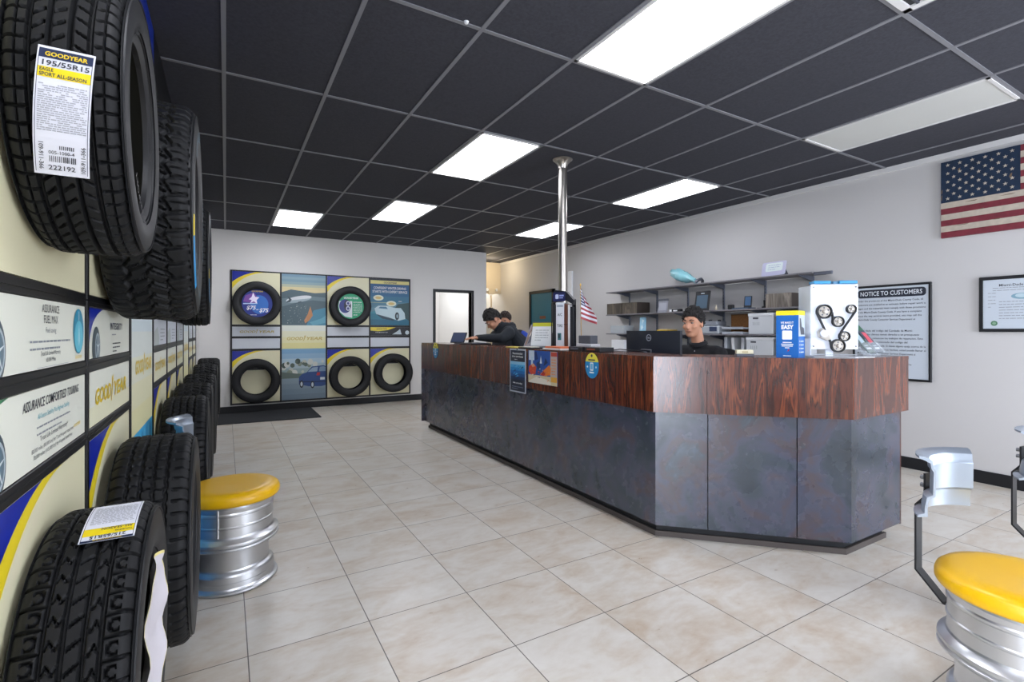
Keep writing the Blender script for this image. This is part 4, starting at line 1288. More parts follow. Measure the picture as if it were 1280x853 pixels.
# ------------------------------------------------------------------ shelves on wall standards
m_shelf = mat('grey_shelf_board', '#77757a', .5)
m_std = mat('slotted_steel', '#6f7481', .4, .7)
for y in (6.06, 5.46, 4.87, 4.28, 3.69, 3.12):
    s = MB().box((XR - .018, y - .014, .9), (XR - .001, y + .014, 1.965), m_std, bev=.002)
    for k in range(26):
        z = .93 + k * .04
        s.box((XR - .0195, y - .003, z), (XR - .0175, y + .003, z + .02), m_black)
    tag(s.build('wall_standard'), {6.06: 'slotted shelf upright nearest the teal door', 3.12: 'slotted shelf upright nearest the framed notice'}.get(y, 'slotted shelf upright number %d from the teal door end' % (round((6.06 - y) / .59) + 1)), 'shelf upright', 'shelf uprights')
SX = 5.47
def shelf(z, y0, y1, label, ys, th=.018):
    t = thing('wall_shelf', label, 'shelf', (5.6, (y0 + y1) / 2, z), 'wall shelves')
    MB().box((SX, y0, z - th), (XR - .022, y1, z), m_shelf, bev=.003).build('board', t)
    for y in ys:
        MB().prism([(XR - .02, z - th), (SX + .02, z - th), (SX + .02, z - th - .012), (XR - .06, z - th - .055), (XR - .02, z - th - .06)], .016, m_std, Matrix(((1, 0, 0, 0), (0, 0, 1, y - .008), (0, 1, 0, 0), (0, 0, 0, 1)))).build('bracket', t)
    return t
YS = (6.06, 5.46, 4.87, 4.28, 3.69, 3.12)
ts = shelf(1.985, 2.97, 6.3, 'top wall shelf, holding the blue bag and the plate', YS)
MB().box((5.5, 2.78, 1.945), (5.52, 2.97, 1.98), m_std, bev=.004).build('end_bar', ts)
shelf(1.615, 3.0, 6.3, 'second wall shelf from the top, holding the wood grain boxes', YS)
shelf(1.305, 4.95, 6.3, 'third wall shelf on the left, behind the monitor', YS[:2] + (4.97,))
shelf(1.305, 3.0, 4.9, 'third wall shelf on the right, behind the seated man', YS[2:])
shelf(1.02, 3.0, 6.3, 'lowest wall shelf, just above counter height', YS)

# things on the shelves
m_wbox = wood_material('dark_box_veneer', '#3a342c', '#564d40', '#6a5f50', .6, .6)
m_wbox2 = wood_material('grey_box_veneer', '#5c544c', '#7d746a', '#938a80', .6, .4)
def grain_box(label, y0, y1, z, h, mf, ms, x0=5.475, x1=5.755):
    t = thing('wood_box', label, 'box', ((x0 + x1) / 2, (y0 + y1) / 2, z), 'wood grain boxes')
    MB().box((x0, y0, z), (x0 + .012, y1, z + h), mf).build('front', t)
    b = MB().box((x0 + .0125, y0, z), (x1, y0 + .01, z + h), ms).box((x0 + .0125, y1 - .01, z), (x1, y1, z + h), ms).box((x1 - .01, y0 + .01, z), (x1, y1 - .01, z + h), ms).box((x0 + .0125, y0 + .01, z), (x1 - .01, y1 - .01, z + .01), ms)
    b.build('carcass', t)
    MB().box((x0 + .0125, y0 + .0105, z + h - .02), (x1 - .0105, y1 - .0105, z + h - .004), ms).build('lid', t)
m_dk = mat('dark_box_side', '#39312b', .6)
grain_box('dark wood grain box at the far left end of the second shelf', 5.94, 6.28, 1.616, .175, m_wbox, m_dk)
grain_box('dark wood grain box next to the box at the shelf end', 5.6, 5.925, 1.616, .175, m_wbox, m_dk)
grain_box('grey wood grain box above the blue carton', 3.2, 3.5, 1.616, .16, m_wbox2, m_dk)
def lean(y, z, x, tilt, wy, hz, th=.01, turn=0):
    """frame standing on a shelf, facing -x, leaning back."""
    M = Matrix.Translation((x, y, z)) @ Matrix.Rotation(turn, 4, 'Z') @ Matrix.Rotation(tilt, 4, 'Y')
    return M @ frame((0, wy / 2, .0), (0, -1, 0), (0, 0, 1))
# small plaque with a dark top
X = lean(5.13, 1.616, 5.52, .18, .18, .2)
t = thing('desk_calendar', 'small grey card stand with a dark top beside the dark boxes', 'calendar', (5.55, 5.13, 1.616))
m = MB().box((0, 0, -.006), (.18, .2, 0), mat('grey_card', '#8f929c', .5), X); m.flat(rect(.02, .03, .16, .14), pm('#a9acb6'), X, .0006); m.build('card', t)
MB().box((-.003, .17, -.008), (.183, .2, .004), m_dmetal, X).build('binding', t)
MB().box((5.56, 5.05, 1.616), (5.62, 5.2, 1.62), m_dmetal).build('foot', t)
t = thing('desk_clock', 'small dark object with white blocks lying on the second shelf', 'clock', (5.55, 4.87, 1.616))
MB().box((5.5, 4.78, 1.616), (5.56, 4.97, 1.655), m_black, bev=.006).build('body', t)
MB().box((5.497, 4.93, 1.618), (5.5005, 4.965, 1.65), m_white).build('white_face', t); MB().box((5.497, 4.83, 1.622), (5.5005, 4.9, 1.642), m_white).build('white_face', t)
# black award plaque
X = lean(4.43, 1.617, 5.5, .17, .235, .26)
t = thing('award_plaque', 'black award plaque leaning on the second shelf above the seated man', 'plaque', (5.55, 4.43, 1.617))
MB().box((0, 0, -.014), (.235, .265, 0), m_black, X, bev=.004).build('board', t)
m = MB().box((.03, .03, 0), (.205, .21, .002), pm('#3f5668'), X); lines(m, X, .05, .18, .13, 8, .018, .008, pm('#9fb4c4'), 6)
m.text('AWARD', .02, pm('#b9c4cc'), X, .117, .225, .0025, 'CENTER') if False else None
m.flat(rect(.09, .228, .145, .24), pm('#b9c4cc'), X, .0006); m.build('plate', t)
t = thing('small_figurine', 'tiny cream figurine on the second shelf right of the plaque', 'figurine', (5.5, 4.2, 1.616))
MB().lathe([(0, 0), (.018, 0), (.02, .006), (.012, .015), (.014, .03), (.007, .045), (.010, .055), (.006, .066), (0, .068)], 18, mat('cream_ceramic', '#cfc3ab', .4), Matrix.Translation((5.51, 4.2, 1.616))).build('body', t, True)
# dark blue card reader on a stand
t = thing('card_reader', 'blue and black card reader on a stand, on the second shelf', 'card reader', (5.55, 3.83, 1.616))
MB().prism([(5.5, 3.74), (5.62, 3.72), (5.62, 3.95), (5.5, 3.97)], .016, pm('#3d5168'), z0=1.616).build('base', t)
MB().box((0, 0, -.012), (.09, .15, 0), m_black, lean(3.79, 1.63, 5.56, .2, .09, .15, turn=.3), bev=.004).build('screen_body', t)
MB().box((.012, .03, 0), (.078, .138, .0015), pm('#37608a'), lean(3.79, 1.63, 5.56, .2, .09, .15, turn=.3)).build('screen', t)
MB().box((5.5, 3.95, 1.616), (5.54, 4.03, 1.675), m_black, bev=.008).build('cradle', t)
t = thing('bookend', 'small black metal bookend beside the grey wood grain box', 'bookend', (5.53, 3.55, 1.616))
MB().prism([(5.49, 1.616), (5.58, 1.616), (5.58, 1.635), (5.54, 1.71), (5.525, 1.71), (5.53, 1.64), (5.49, 1.63)], .03, m_black, Matrix(((1, 0, 0, 0), (0, 0, 1, 3.53), (0, 1, 0, 0), (0, 0, 0, 1)))).build('upright', t)
MB().box((5.49, 3.53, 1.616), (5.58, 3.62, 1.62), m_black).build('foot', t)
# on top
t = thing('plastic_bag', 'crumpled clear and light blue bag on the left half of the top shelf', 'bag', (5.6, 4.78, 1.986))
mb = MB(); nV = []; n1, n2 = 16, 14
rnd = random.Random(8)
for i in range(n1 + 1):
    u = i / n1
    cy_ = 5.0 - .43 * u; cz = 1.988 + .16 * (1 - u) ** .8 + .035
    ry = .035 + .055 * math.sin(PI * min(1, u * 1.1 + .08)) ; 
    for k in range(n2):
        a = 2 * PI * k / n2
        j = 1 + rnd.uniform(-.12, .12)
        nV.append((5.58 + .07 * math.cos(a) * j * (.5 + .5 * math.sin(PI * u)), cy_ + .01 * rnd.uniform(-1, 1), max(1.987, cz + ry * math.sin(a) * j)))
nF = [(i * n2 + k, i * n2 + (k + 1) % n2, (i + 1) * n2 + (k + 1) % n2, (i + 1) * n2 + k) for i in range(n1) for k in range(n2)]
nF += [tuple(range(n2))[::-1], tuple(n1 * n2 + k for k in range(n2))]
mb.add(nV, nF, mat('pale_blue_film', '#8cc6cf', .2, spec=.6)); mb.build('film', t, True)
MB().tube([(5.5, 4.52, 2.0), (5.52, 4.5, 2.03), (5.58, 4.49, 2.05), (5.62, 4.5, 2.03), (5.64, 4.52, 2.0)], .02, m_dmetal, 10).build('dark_rim', t, True)
t = thing('licence_plate', 'lilac and white plate leaning on the right half of the top shelf', 'plate', (5.55, 3.42, 1.986))
X = lean(3.43, 1.99, 5.5, .2, .31, .17, turn=-.1)
m = MB().prism(rrect(0, 0, .31, .165, .02), .004, pm('#b3b4cf'), X, z0=-.004); m.flat(rrect(.05, .05, .27, .15, .02), pm('#cfdcdc'), X, .0008); lines(m, X, .08, .12, .16, 3, .025, .01, pm('#8f9cc0'), 9); m.build('plate', t)
MB().prism([(5.52, 1.986), (5.64, 1.986), (5.56, 2.08), (5.55, 2.08)], .2, m_dmetal, Matrix(((1, 0, 0, 0), (0, 0, 1, 3.32), (0, 1, 0, 0), (0, 0, 0, 1)))).build('stand', t)
# third shelf, left: clear tub, blue sleeve, folders
t = thing('plastic_tub', 'low clear plastic tub at the left end of the third shelf', 'tub', (5.6, 6.05, 1.306))
m_clr = mat('clear_plastic', '#cfd6da', .25, alpha=.45)
mb = MB()
for lo, hi in (((5.5, 5.9, 1.306), (5.7, 6.22, 1.31)), ((5.5, 5.9, 1.31), (5.504, 6.22, 1.43)), ((5.696, 5.9, 1.31), (5.7, 6.22, 1.43)), ((5.5, 5.9, 1.31), (5.7, 5.904, 1.43)), ((5.5, 6.216, 1.31), (5.7, 6.22, 1.43))):
    mb.box(lo, hi, m_clr)
mb.build('tub_body', t)
MB().box((5.53, 5.93, 1.311), (5.67, 6.19, 1.34), m_white).build('paper_filling', t)
t = thing('document_sleeve', 'upright pale blue sleeve on the third shelf, left of the folders', 'sleeve', (5.55, 5.53, 1.306))
X = lean(5.53, 1.306, 5.52, .06, .11, .25)
MB().prism(rrect(0, 0, .11, .25, .015), .02, pm('#9fd0e8'), X, z0=-.02).build('cover', t)
m = MB(); m.flat([(.03, .05), (.08, .09), (.05, .14), (.09, .2), (.04, .22), (.06, .15), (.02, .1)], pm('#d8eef6'), X, .001); m.build('print', t)
m_fold = mat('orange_folder', '#c98a3f', .6)
for k, (m_, hh) in enumerate(((m_white, .012), (m_fold, .01), (pm('#d9b23c'), .03), (pm('#e2dccb'), .008))):
    z = 1.308 + (0, .013, .024, .055)[k]
    yy0, yy1 = ((4.98, 5.42), (5.0, 5.4), (5.02, 5.22), (5.04, 5.2))[k]
    t = tag(MB().box((5.49 + .01 * k, yy0, z), (5.72, yy1, z + hh), m_, bev=.002).build('folder'), ('white paper pad at the bottom of the pile on the third shelf', 'orange folder in the pile on the third shelf', 'thick yellow folder on the pile on the third shelf', 'cream sheet topping the pile on the third shelf')[k], 'folder', 'folders on the third shelf')
# printer behind the seated man
t = thing('label_printer', 'small grey printer behind the seated man on the third shelf', 'printer', (5.6, 4.3, 1.306))
MB().box((5.48, 4.14, 1.306), (5.72, 4.46, 1.41), pm('#a9aeb4'), bev=.012).build('body', t)
MB().box((5.5, 4.18, 1.41), (5.7, 4.42, 1.47), pm('#858a92'), bev=.012).build('lid', t)
MB().box((5.476, 4.17, 1.34), (5.481, 4.28, 1.4), pm('#33405c')).build('display', t)
for k, y in enumerate((4.22, 4.36)):
    MB().lathe([(0, 0), (.022, 0), (.022, .02), (0, .022)], 16, m_black, Matrix.Translation((5.6, y, 1.47))).build('knob', t, True)
# white file boxes
def file_box(label, y0, y1, z, h):
    t = thing('file_box', label, 'file box', (5.6, (y0 + y1) / 2, z), 'white file boxes')
    MB().box((5.49, y0, z), (5.74, y1, z + h - .002), pm('#c9cdd1'), bev=.004).build('body', t)
    m = MB(); X = frame((5.489, y1, z), (0, -1, 0), (0, 0, 1))
    m.box((.06, h * .72, 0), (.13, h * .8, .002), m_ink, X)
    for k in range(4):
        m.flat(rect(.06 + .025 * k, h * .42, .066 + .025 * k, h * .58), m_grey, X, .0008)
    m.build('label_print', t)
    MB().box((5.485, y0 - .003, z + h - .035), (5.745, y1 + .003, z + h), pm('#d5d8db'), bev=.003).build('lid', t)
file_box('white file box on the third shelf left of the blue carton', 3.42, 3.73, 1.306, .25)
file_box('white file box directly under the other file box', 3.42, 3.76, 1.021, .25)
file_box('white file box mostly hidden behind the blue carton, third shelf', 3.08, 3.38, 1.306, .24)
file_box('white file box behind the blue carton on the lowest shelf', 3.06, 3.38, 1.021, .24)
t = thing('cork_board', 'brown board leaning against the wall behind the file boxes', 'board', (5.72, 3.95, 1.306))
MB().box((5.7, 3.78, 1.306), (5.715, 4.12, 1.56), mat('brown_cork', '#84592f', .8, noise=(40, .15)), bev=.002).build('board', t)
MB().box((5.698, 3.78, 1.545), (5.717, 4.12, 1.56), mat('brown_edge', '#5f4023', .7)).build('edge', t)
t = thing('paper_tray', 'stack of paper trays left of the file boxes', 'tray', (5.6, 3.92, 1.306))
for k in range(2):
    MB().box((5.49, 3.8, 1.306 + k * .06), (5.69, 4.1, 1.312 + k * .06), pm('#a5aab2')).box((5.49, 3.8, 1.312 + k * .06), (5.495, 4.1, 1.335 + k * .06), pm('#a5aab2')).build('tray', t)
    MB().box((5.5, 3.82, 1.3125 + k * .06), (5.68, 4.08, 1.33 + k * .06), m_white).build('paper', t)
for k, (y, tl) in enumerate(((3.83, .0), (3.95, -.1), (4.07, .0))):
    m = MB().box((5.52, y - .02, 1.021), (5.72, y + .02, 1.26), (pm('#c2c6cb'), pm('#d2d4d6'), pm('#aab0b8'))[k], Matrix.Translation((0, y, 1.021)) @ Matrix.Rotation(tl, 4, 'X') @ Matrix.Translation((0, -y, -1.021 + .003)), bev=.003)
    tag(m.build('ring_binder'), ('upright white binder nearest the file boxes, lowest shelf', 'white binder leaning between two others, lowest shelf', 'grey binder at the left of the three on the lowest shelf')[k], 'binder', 'binders on the lowest shelf')
t = tag(MB().box((5.5, 5.9, 1.021), (5.7, 6.2, 1.2), m_white, bev=.003).build('paper_stack'), 'tall white paper stack at the left end of the lowest shelf', 'paper')
# ------------------------------------------------------------------ things on the counter
T0 = CT + .0005
def cf(y, z, lift=0): return frame((2.36 - lift, y, z), (0, -1, 0), (0, 0, 1))
# oval hanging tags on the counter front
m_tblue = pm('#1e7fb8')
def oval_tag(label, y, z, w, h):
    t = thing('hanging_tag', label, 'tag', (2.355, y, z - h / 2), 'oval tags on the counter front')
    X = cf(y, z, .004)
    def seg(a0, a1, m, l, nm):
        mb = MB(); mb.prism([(w / 2 * math.cos(a0 + (a1 - a0) * k / 20), h / 2 * math.sin(a0 + (a1 - a0) * k / 20)) for k in range(21)], .002, m, X, z0=0)
        return mb
    s = math.asin(.3)
    mb = seg(PI - s, 2 * PI + s, m_tblue, 0, '')
    mb.flat(rrect(-w * .12, -h * .2, w * .12, h * .12, .006), m_white, X, .0026)
    mb.flat(rrect(-w * .08, -h * .15, w * .08, h * .08, .004), pm('#6db2d8'), X, .003)
    for sx in (-1, 1):
        mb.flat(circ(sx * w * .32, -.01, w * .05, 10), m_white, X, .0026)
    mb.flat(rect(-w * .17, -h * .3, w * .17, -h * .24), m_white, X, .0026)
    mb.build('blue_part', t)
    mb = seg(s, PI - s, pm('#e3d64a'), 0, '')
    mb.flat(circ(0, h * .39, .011, 14), m_ink, X, .0026)
    mb.flat(rect(-w * .25, h * .2, w * .25, h * .25), m_ink, X, .0026)
    mb.build('yellow_part', t)
oval_tag('small yellow and blue oval tag at the far end of the counter front', 6.03, 1.09, .17, .2)
oval_tag('yellow and blue oval tag on the counter front, right of the two posters', 2.87, 1.085, .155, .19)
# two posters hung on the front
t = thing('hanging_poster', 'tall narrow navy poster with a blue water picture on the counter front', 'poster', (2.355, 3.95, .77))
X = cf(4.09, .77, .006)
w, h = .285, .405
MB().box((0, 0, -.003), (w, h, 0), pm('#b9c0cc'), X).build('border', t)
m = MB(); m.flat(rect(.012, .012, w - .012, h - .012), pm('#1a2236'), X, .0008)
for k, c in enumerate(['#0d2a52', '#0f4a86', '#1567ac', '#2086c8', '#45a9dc', '#8cc4e4']):
    m.flat(rect(.012, .12 + .028 * k, w - .012, .12 + .028 * (k + 1)), pm(c), X, .0012)
rnd = random.Random(4)
for k in range(14):
    x, y = rnd.uniform(.02, .2), rnd.uniform(.13, .24)
    m.flat([(x, y), (x + .06, y + .015), (x + .04, y + .025)], pm(rnd.choice(['#5ab4e2', '#0c3a70', '#2f93cf'])), X, .0016)
m.text('Recommended', .026, m_white, X, w / 2, h - .05, .0014, 'CENTER', .02, 0, w * .62)
m.text('tire services', .026, m_white, X, w / 2, h - .078, .0014, 'CENTER', .02, 0, w * .7)
lines(m, X, w * .3, h - .1, w * .4, 1, .02, .008, m_white)
m.text('Ask us today', .02, m_white, X, w / 2, .082, .0014, 'CENTER', .02, 0, w * .6)
lines(m, X, w * .15, .05, w * .7, 2, .018, .007, pm('#8f9ab0'), 2)
m.build('print', t)
MB().tube([(2.352, 3.95, 1.16), (2.352, 3.95, 1.184)], .008, m_dmetal).build('hook', t)
t = thing('hanging_poster', 'colourful blue and orange picture poster on the counter front', 'poster', (2.355, 3.54, .885))
X = cf(3.76, .885, .004)
w, h = .445, .285
m = MB(); m.box((0, 0, -.003), (w, h, 0), pm('#23509e'), X)
for x0, y0, x1, y1, c in ((0, 0, 1, .25, '#cdbf9d'), (.02, .7, .22, 1, '#c9d6e6'), (.1, .3, .17, .8, '#b9cfe2'), (.78, .2, 1, 1, '#b8a79d'), (.8, .86, 1, .98, '#b3402e'), (.8, .1, 1, .25, '#d9a03a')):
    m.flat(rect(w * x0, h * y0, w * x1, h * y1), pm(c), X, .0006)
def q(pts, c, l=.001): m.flat([(w * x, h * y) for x, y in pts], pm(c), X, l)
q([(.03, .05), (.3, .2), (.62, .16), (.8, .08), (.8, 0), (.03, 0)], '#e0d9cc')
q([(.03, .5), (.18, .6), (.3, .5), (.26, .28), (.1, .25), (.02, .35)], '#c8452b')
q([(.1, .56), (.2, .6), (.26, .52), (.16, .48)], '#d99a70', .0014)
q([(.42, .28), (.6, .46), (.74, .6), (.8, .5), (.78, .3), (.6, .26)], '#e07a26')
q([(.45, .27), (.55, .4), (.62, .32), (.56, .25)], '#b02d2a', .0014)
q([(.3, .62), (.42, .7), (.44, .5), (.34, .42)], '#16305f')
q([(.42, .62), (.46, .86), (.5, .62)], '#d7e2ea', .0014)
q([(.55, .55), (.62, .8), (.7, .66)], '#0e2450', .0014)
q([(.22, .95), (.3, .98), (.36, .75), (.26, .7)], '#0f2c62', .0014)
rnd = random.Random(12)
for k in range(24):
    x, y = rnd.uniform(.05, .75), rnd.uniform(.1, .5)
    q(circ(x, y, rnd.uniform(.01, .025), 7), rnd.choice(['#e9e2d2', '#d94b2b', '#f0a13a', '#27408a', '#332a2a']), .0018)
lines(m, X, w * .82, h * .75, w * .15, 6, .024, .01, m_org, 3)
m.build('print', t)

# POS tablet and keyboard pad at the far end
t = thing('tablet', 'small dark tablet on a stand at the far end of the counter', 'tablet', (2.56, 5.75, T0))
X = Matrix.Translation((2.53, 5.75, T0 + .014)) @ Matrix.Rotation(.5, 4, 'Z') @ Matrix.Rotation(.5, 4, 'Y') @ frame((0, .11, 0), (0, -1, 0), (0, 0, 1))
MB().box((0, 0, -.012), (.22, .15, 0), m_black, X, bev=.004).build('body', t)
MB().box((.012, .012, 0), (.208, .138, .0012), pm('#2b3a5c'), X).build('screen', t)
MB().box((2.52, 5.68, T0), (2.62, 5.82, T0 + .012), m_dmetal, bev=.003).build('stand', t)
t = thing('laptop', 'flat dark laptop lying before the man in the hoodie', 'laptop', (2.6, 5.3, T0))
MB().box((2.45, 5.14, T0), (2.71, 5.5, T0 + .018), m_black, bev=.006).build('base', t)
MB().box((2.47, 5.16, T0 + .0185), (2.69, 5.48, T0 + .0215), m_dmetal).build('keys', t)
# photo stands and yellow topped sign
t = thing('counter_sign', 'white sheet with a yellow top in a slanted counter stand', 'sign', (2.62, 3.93, T0))
X = Matrix.Translation((2.60, 3.93, T0 + .02)) @ Matrix.Rotation(.42, 4, 'Z') @ Matrix.Rotation(.2, 4, 'Y') @ frame((0, .115, 0), (0, -1, 0), (0, 0, 1))
MB().box((-.008, -.005, -.008), (.238, .235, -.001), m_dmetal, X, bev=.002).build('stand', t)
m = MB().box((0, 0, -.0005), (.23, .225, .001), m_white, X); m.flat(rect(0, .19, .23, .225), pm('#c9c93e'), X, .0016)
lines(m, X, .04, .15, .15, 5, .024, .009, seed=5); m.build('sheet', t)
MB().box((2.5, 3.82, T0), (2.71, 4.04, T0 + .018), pm('#5f6b72'), bev=.003).build('base', t)
t = thing('photo_stand', 'slanted brown and white photo card left of the yellow topped sheet', 'photo', (2.6, 4.18, T0))
X = Matrix.Translation((2.6, 4.18, T0 + .004)) @ Matrix.Rotation(-.2, 4, 'Z') @ Matrix.Rotation(.35, 4, 'Y') @ frame((0, .1, 0), (0, -1, 0), (0, 0, 1))
m = MB().box((0, 0, -.006), (.18, .24, 0), pm('#8f8a94'), X, bev=.002)
for pts, c in (([(.02, .02), (.07, .02), (.1, .2), (.05, .22)], '#8a6a5a'), ([(.09, .03), (.15, .05), (.15, .2), (.12, .22)], '#3c455c'), ([(.05, .1), (.1, .12), (.11, .2)], '#d8cdc6')):
    m.flat(pts, pm(c), X, .0008)
m.build('card', t)
MB().box((2.6, 4.12, T0), (2.69, 4.24, T0 + .004), m_dmetal).build('foot', t)
tag(MB().box((2.38, 4.0, T0), (2.49, 4.22, T0 + .01), pm('#d2c23a'), bev=.002).build('notepad'), 'yellow notepad lying beside the blue and black jacket', 'notepad')
tag(MB().prism([(2.38, 3.76), (2.38, 3.98), (2.47, 3.96), (2.49, 3.74)], .012, m_black, z0=T0).build('clipboard'), 'black clipboard lying in front of the catalog rack', 'clipboard')
tag(MB().prism([(2.39, 3.775), (2.39, 3.96), (2.46, 3.945), (2.475, 3.76)], .006, pm('#d9d3c6'), z0=T0 + .0125).build('paper_sheet'), 'loose cream sheets on the black clipboard', 'paper')
# catalog rack
t = thing('catalog_rack', 'black rack with navy sign and white, brown and black catalogs', 'rack', (2.63, 3.57, T0))
RX = Matrix.Translation((2.535, 3.66, T0)) @ Matrix.Rotation(.6, 4, 'Z') @ frame((0, .0, 0), (0, -1, 0), (0, 0, 1)) @ Matrix.Diagonal((.68, .9, .72, 1))
f = MB()
for x in (0, .29):
    f.box((x, 0, -.13), (x + .012, .5, -.115), m_black, RX, bev=.002).box((x, 0, -.01), (x + .012, .46, .0), m_black, RX, bev=.002)
    f.box((x, 0, -.13), (x + .012, .012, 0), m_black, RX)
f.box((0, 0, -.13), (.302, .012, 0), m_black, RX).box((0, .0, -.13), (.302, .45, -.122), m_black, RX)
f.build('frame', t)
m = MB()
m.prism([(.0, .47), (.04, .59), (.2, .575), (.302, .49), (.302, .44), (.19, .49), (.02, .47)], .1, mat('rack_black', '#11141c', .4), RX, z0=-.11)
m.build('hood', t)
m = MB(); m.box((.03, .475, -.009), (.19, .565, .0), pm('#141c4e'), RX)
m.flat(rrect(.06, .5, .105, .545, .01), pm('#b9c2dc'), RX, .0008); m.flat(rect(.115, .525, .175, .54), pm('#8f9ad0'), RX, .0008); m.flat(rect(.115, .505, .165, .515), pm('#8f9ad0'), RX, .0008)
m.build('sign_plate', t)
def book(x0, x1, h, d, c, nm='catalog'):
    MB().box((x0, .0125, -.118), (x1, h, d), c if not isinstance(c, str) else pm(c), RX, bev=.003)
    return MB().box((x0, .0125, -.118), (x1, h, d), c if not isinstance(c, str) else pm(c), RX, bev=.003)
book(.014, .038, .44, -.012, '#15171c').build('catalog', t)
book(.04, .062, .43, -.012, '#20242c').build('catalog', t)
m = book(.066, .176, .465, -.004, '#cfd4da')
m.text('A/C', .04, m_ink, RX, .12, .33, -.003, 'CENTER', .015); m.text('TIRE', .04, m_ink, RX, .12, .22, -.003, 'CENTER', .015)
m.flat(rect(.09, .09, .14, .16), pm('#2f6a72'), RX, -.003); m.flat(rect(.1, .11, .12, .15), pm('#1b2a33'), RX, -.0025)
m.flat(rect(.08, .42, .165, .44), pm('#8f9aa6'), RX, -.003)
m.build('catalog', t)
m = book(.18, .226, .45, -.006, '#5b3526'); m.box((.178, .24, -.118), (.228, .25, -.004), pm('#3d2218'), RX); m.build('catalog', t)
book(.23, .256, .44, -.01, '#d8d9da').build('catalog', t)
book(.26, .288, .42, -.012, '#1c2028').build('catalog', t)
# orange paper pile, dark boxes
for k, (z, c, lb, x0, y0, x1, y1) in enumerate(((0, '#e3dcd8', 'white paper bundle under the orange paper', 2.39, 3.32, 2.54, 3.58), (.016, '#d9754a', 'orange paper bundle on the counter in front of the rack', 2.40, 3.33, 2.53, 3.56))):
    tag(MB().box((x0, y0, T0 + z), (x1, y1, T0 + z + .0155), pm(c), bev=.003).build('paper_bundle'), lb, 'paper', 'paper bundles')
for k, (y0, y1, lb) in enumerate(((3.12, 3.3, 'flat black box left of the other black box above the oval tag'), (2.9, 3.09, 'flat black box right of its twin above the oval tag'))):
    t = thing('small_box', lb, 'box', (2.52, (y0 + y1) / 2, T0), 'flat black boxes')
    MB().box((2.46, y0, T0), (2.6, y1, T0 + .035), pm('#17181c'), bev=.003).build('body', t)
    m = MB(); X = frame((2.4595, y1, T0), (0, -1, 0), (0, 0, 1)); m.flat(rect(.03, .012, .13, .026), pm('#8c4a34' if k else '#5a606c'), X, .0004); m.build('label_print', t)
# boxes behind on the work desk side: on a small stand
t = tag(MB().box((2.6, 3.18, T0), (2.7, 3.38, T0 + .055), pm('#cdced2'), bev=.003).build('carton'), 'low white carton under the grey printer box, behind the orange papers', 'box')
t = tag(MB().box((2.61, 3.2, T0 + .056), (2.69, 3.36, T0 + .125), pm('#4d5058'), bev=.004).build('grey_box'), 'dark grey box on the low white carton, below the small flag', 'box')
# small flag on a stick
t = thing('table_flag', 'small cloth flag with stars and stripes on a stick', 'flag', (2.695, 3.425, T0))
fx, fy = 2.695, 3.425
MB().lathe([(0, 0), (.028, 0), (.028, .012), (.012, .022), (.008, .03), (0, .03)], 20, m_black, Matrix.Translation((fx, fy, T0))).build('base', t, True)
MB().tube([(fx, fy, T0 + .02), (fx - .005, fy + .01, T0 + .56)], .004, pm('#b08d4a'), 8).build('stick', t)
mb = MB(); nx, nz = 24, 26
def flagpt(i, j):
    u, v = i / nx, j / nz
    out = .14 * u * (.12 + .88 * min(1, 1.25 * v))
    w = .012 * math.sin(u * 6 + v * 2)
    return (fx + .865 * out - .5 * w, fy + .01 - .5 * out - .865 * w, T0 + .54 - .27 * v - .05 * u)
Vf = [flagpt(i, j) for j in range(nz + 1) for i in range(nx + 1)]
def cell(i, j): return (j * (nx + 1) + i, j * (nx + 1) + i + 1, (j + 1) * (nx + 1) + i + 1, (j + 1) * (nx + 1) + i)
mfr, mfw, mfb = pm('#961a2c'), pm('#d6d6de'), pm('#18244f')
groups = {0: [], 1: [], 2: []}
for j in range(nz):
    for i in range(nx):
        k = 2 if (j < 14 and i < 11) else (0 if (j // 2) % 2 == 0 else 1)
        groups[k].append(cell(i, j))
for k, m_ in ((0, mfr), (1, mfw), (2, mfb)):
    mb.add(Vf, groups[k], m_)
for r in range(5):
    for c in range(4):
        p = Vector(flagpt(1.4 + c * 2.4, 1.6 + r * 2.6)) + Vector((-.004, 0, 0))
        mb.prism(star(0, 0, .008), .001, mfw, frame(p + Vector((-.004, -.004, 0)), (.865, -.5, -.6), (.0, 0, 1)))
mb.build('cloth', t, True)
MB().lathe([(0, .0), (.007, .004), (.008, .012), (.004, .024), (0, .03)], 12, pm('#c9a44a'), Matrix.Translation((fx - .005, fy + .01, T0 + .555))).build('finial', t, True)
# monitor: its back faces the shop floor
t = thing('computer_monitor', 'black computer monitor seen from behind, in front of the seated man', 'monitor', (2.95, 2.85, 1.0))
mb = MB(); n = 16
mw, mh = .57, .31
V = []; 
for i in range(n + 1):
    u = i / n - .5
    bow = .05 * (4 * u * u)
    for x, z in ((2.90 - .0 + bow, 1.035), (2.90 + bow, 1.035 + mh), (2.925 + bow, 1.035 + mh), (2.925 + bow, 1.035)):
        V.append((x, 2.85 + u * mw, z))
F = [(i * 4 + k, i * 4 + (k + 1) % 4, i * 4 + 4 + (k + 1) % 4, i * 4 + 4 + k) for i in range(n) for k in range(4)] + [(3, 2, 1, 0), (n * 4, n * 4 + 1, n * 4 + 2, n * 4 + 3)]
mb.add(V, F, mat('monitor_shell', '#20242e', .35)); mb.build('shell', t, True)
sv = []
for i in range(n + 1):
    u = (i / n - .5) * .95
    sv += [(2.9262 + .05 * 4 * u * u, 2.85 + u * mw, z) for z in (1.05, 1.335)]
MB().add(sv, [(2 * i, 2 * i + 1, 2 * i + 3, 2 * i + 2) for i in range(n)], pm('#dfe8f2')).build('screen', t)
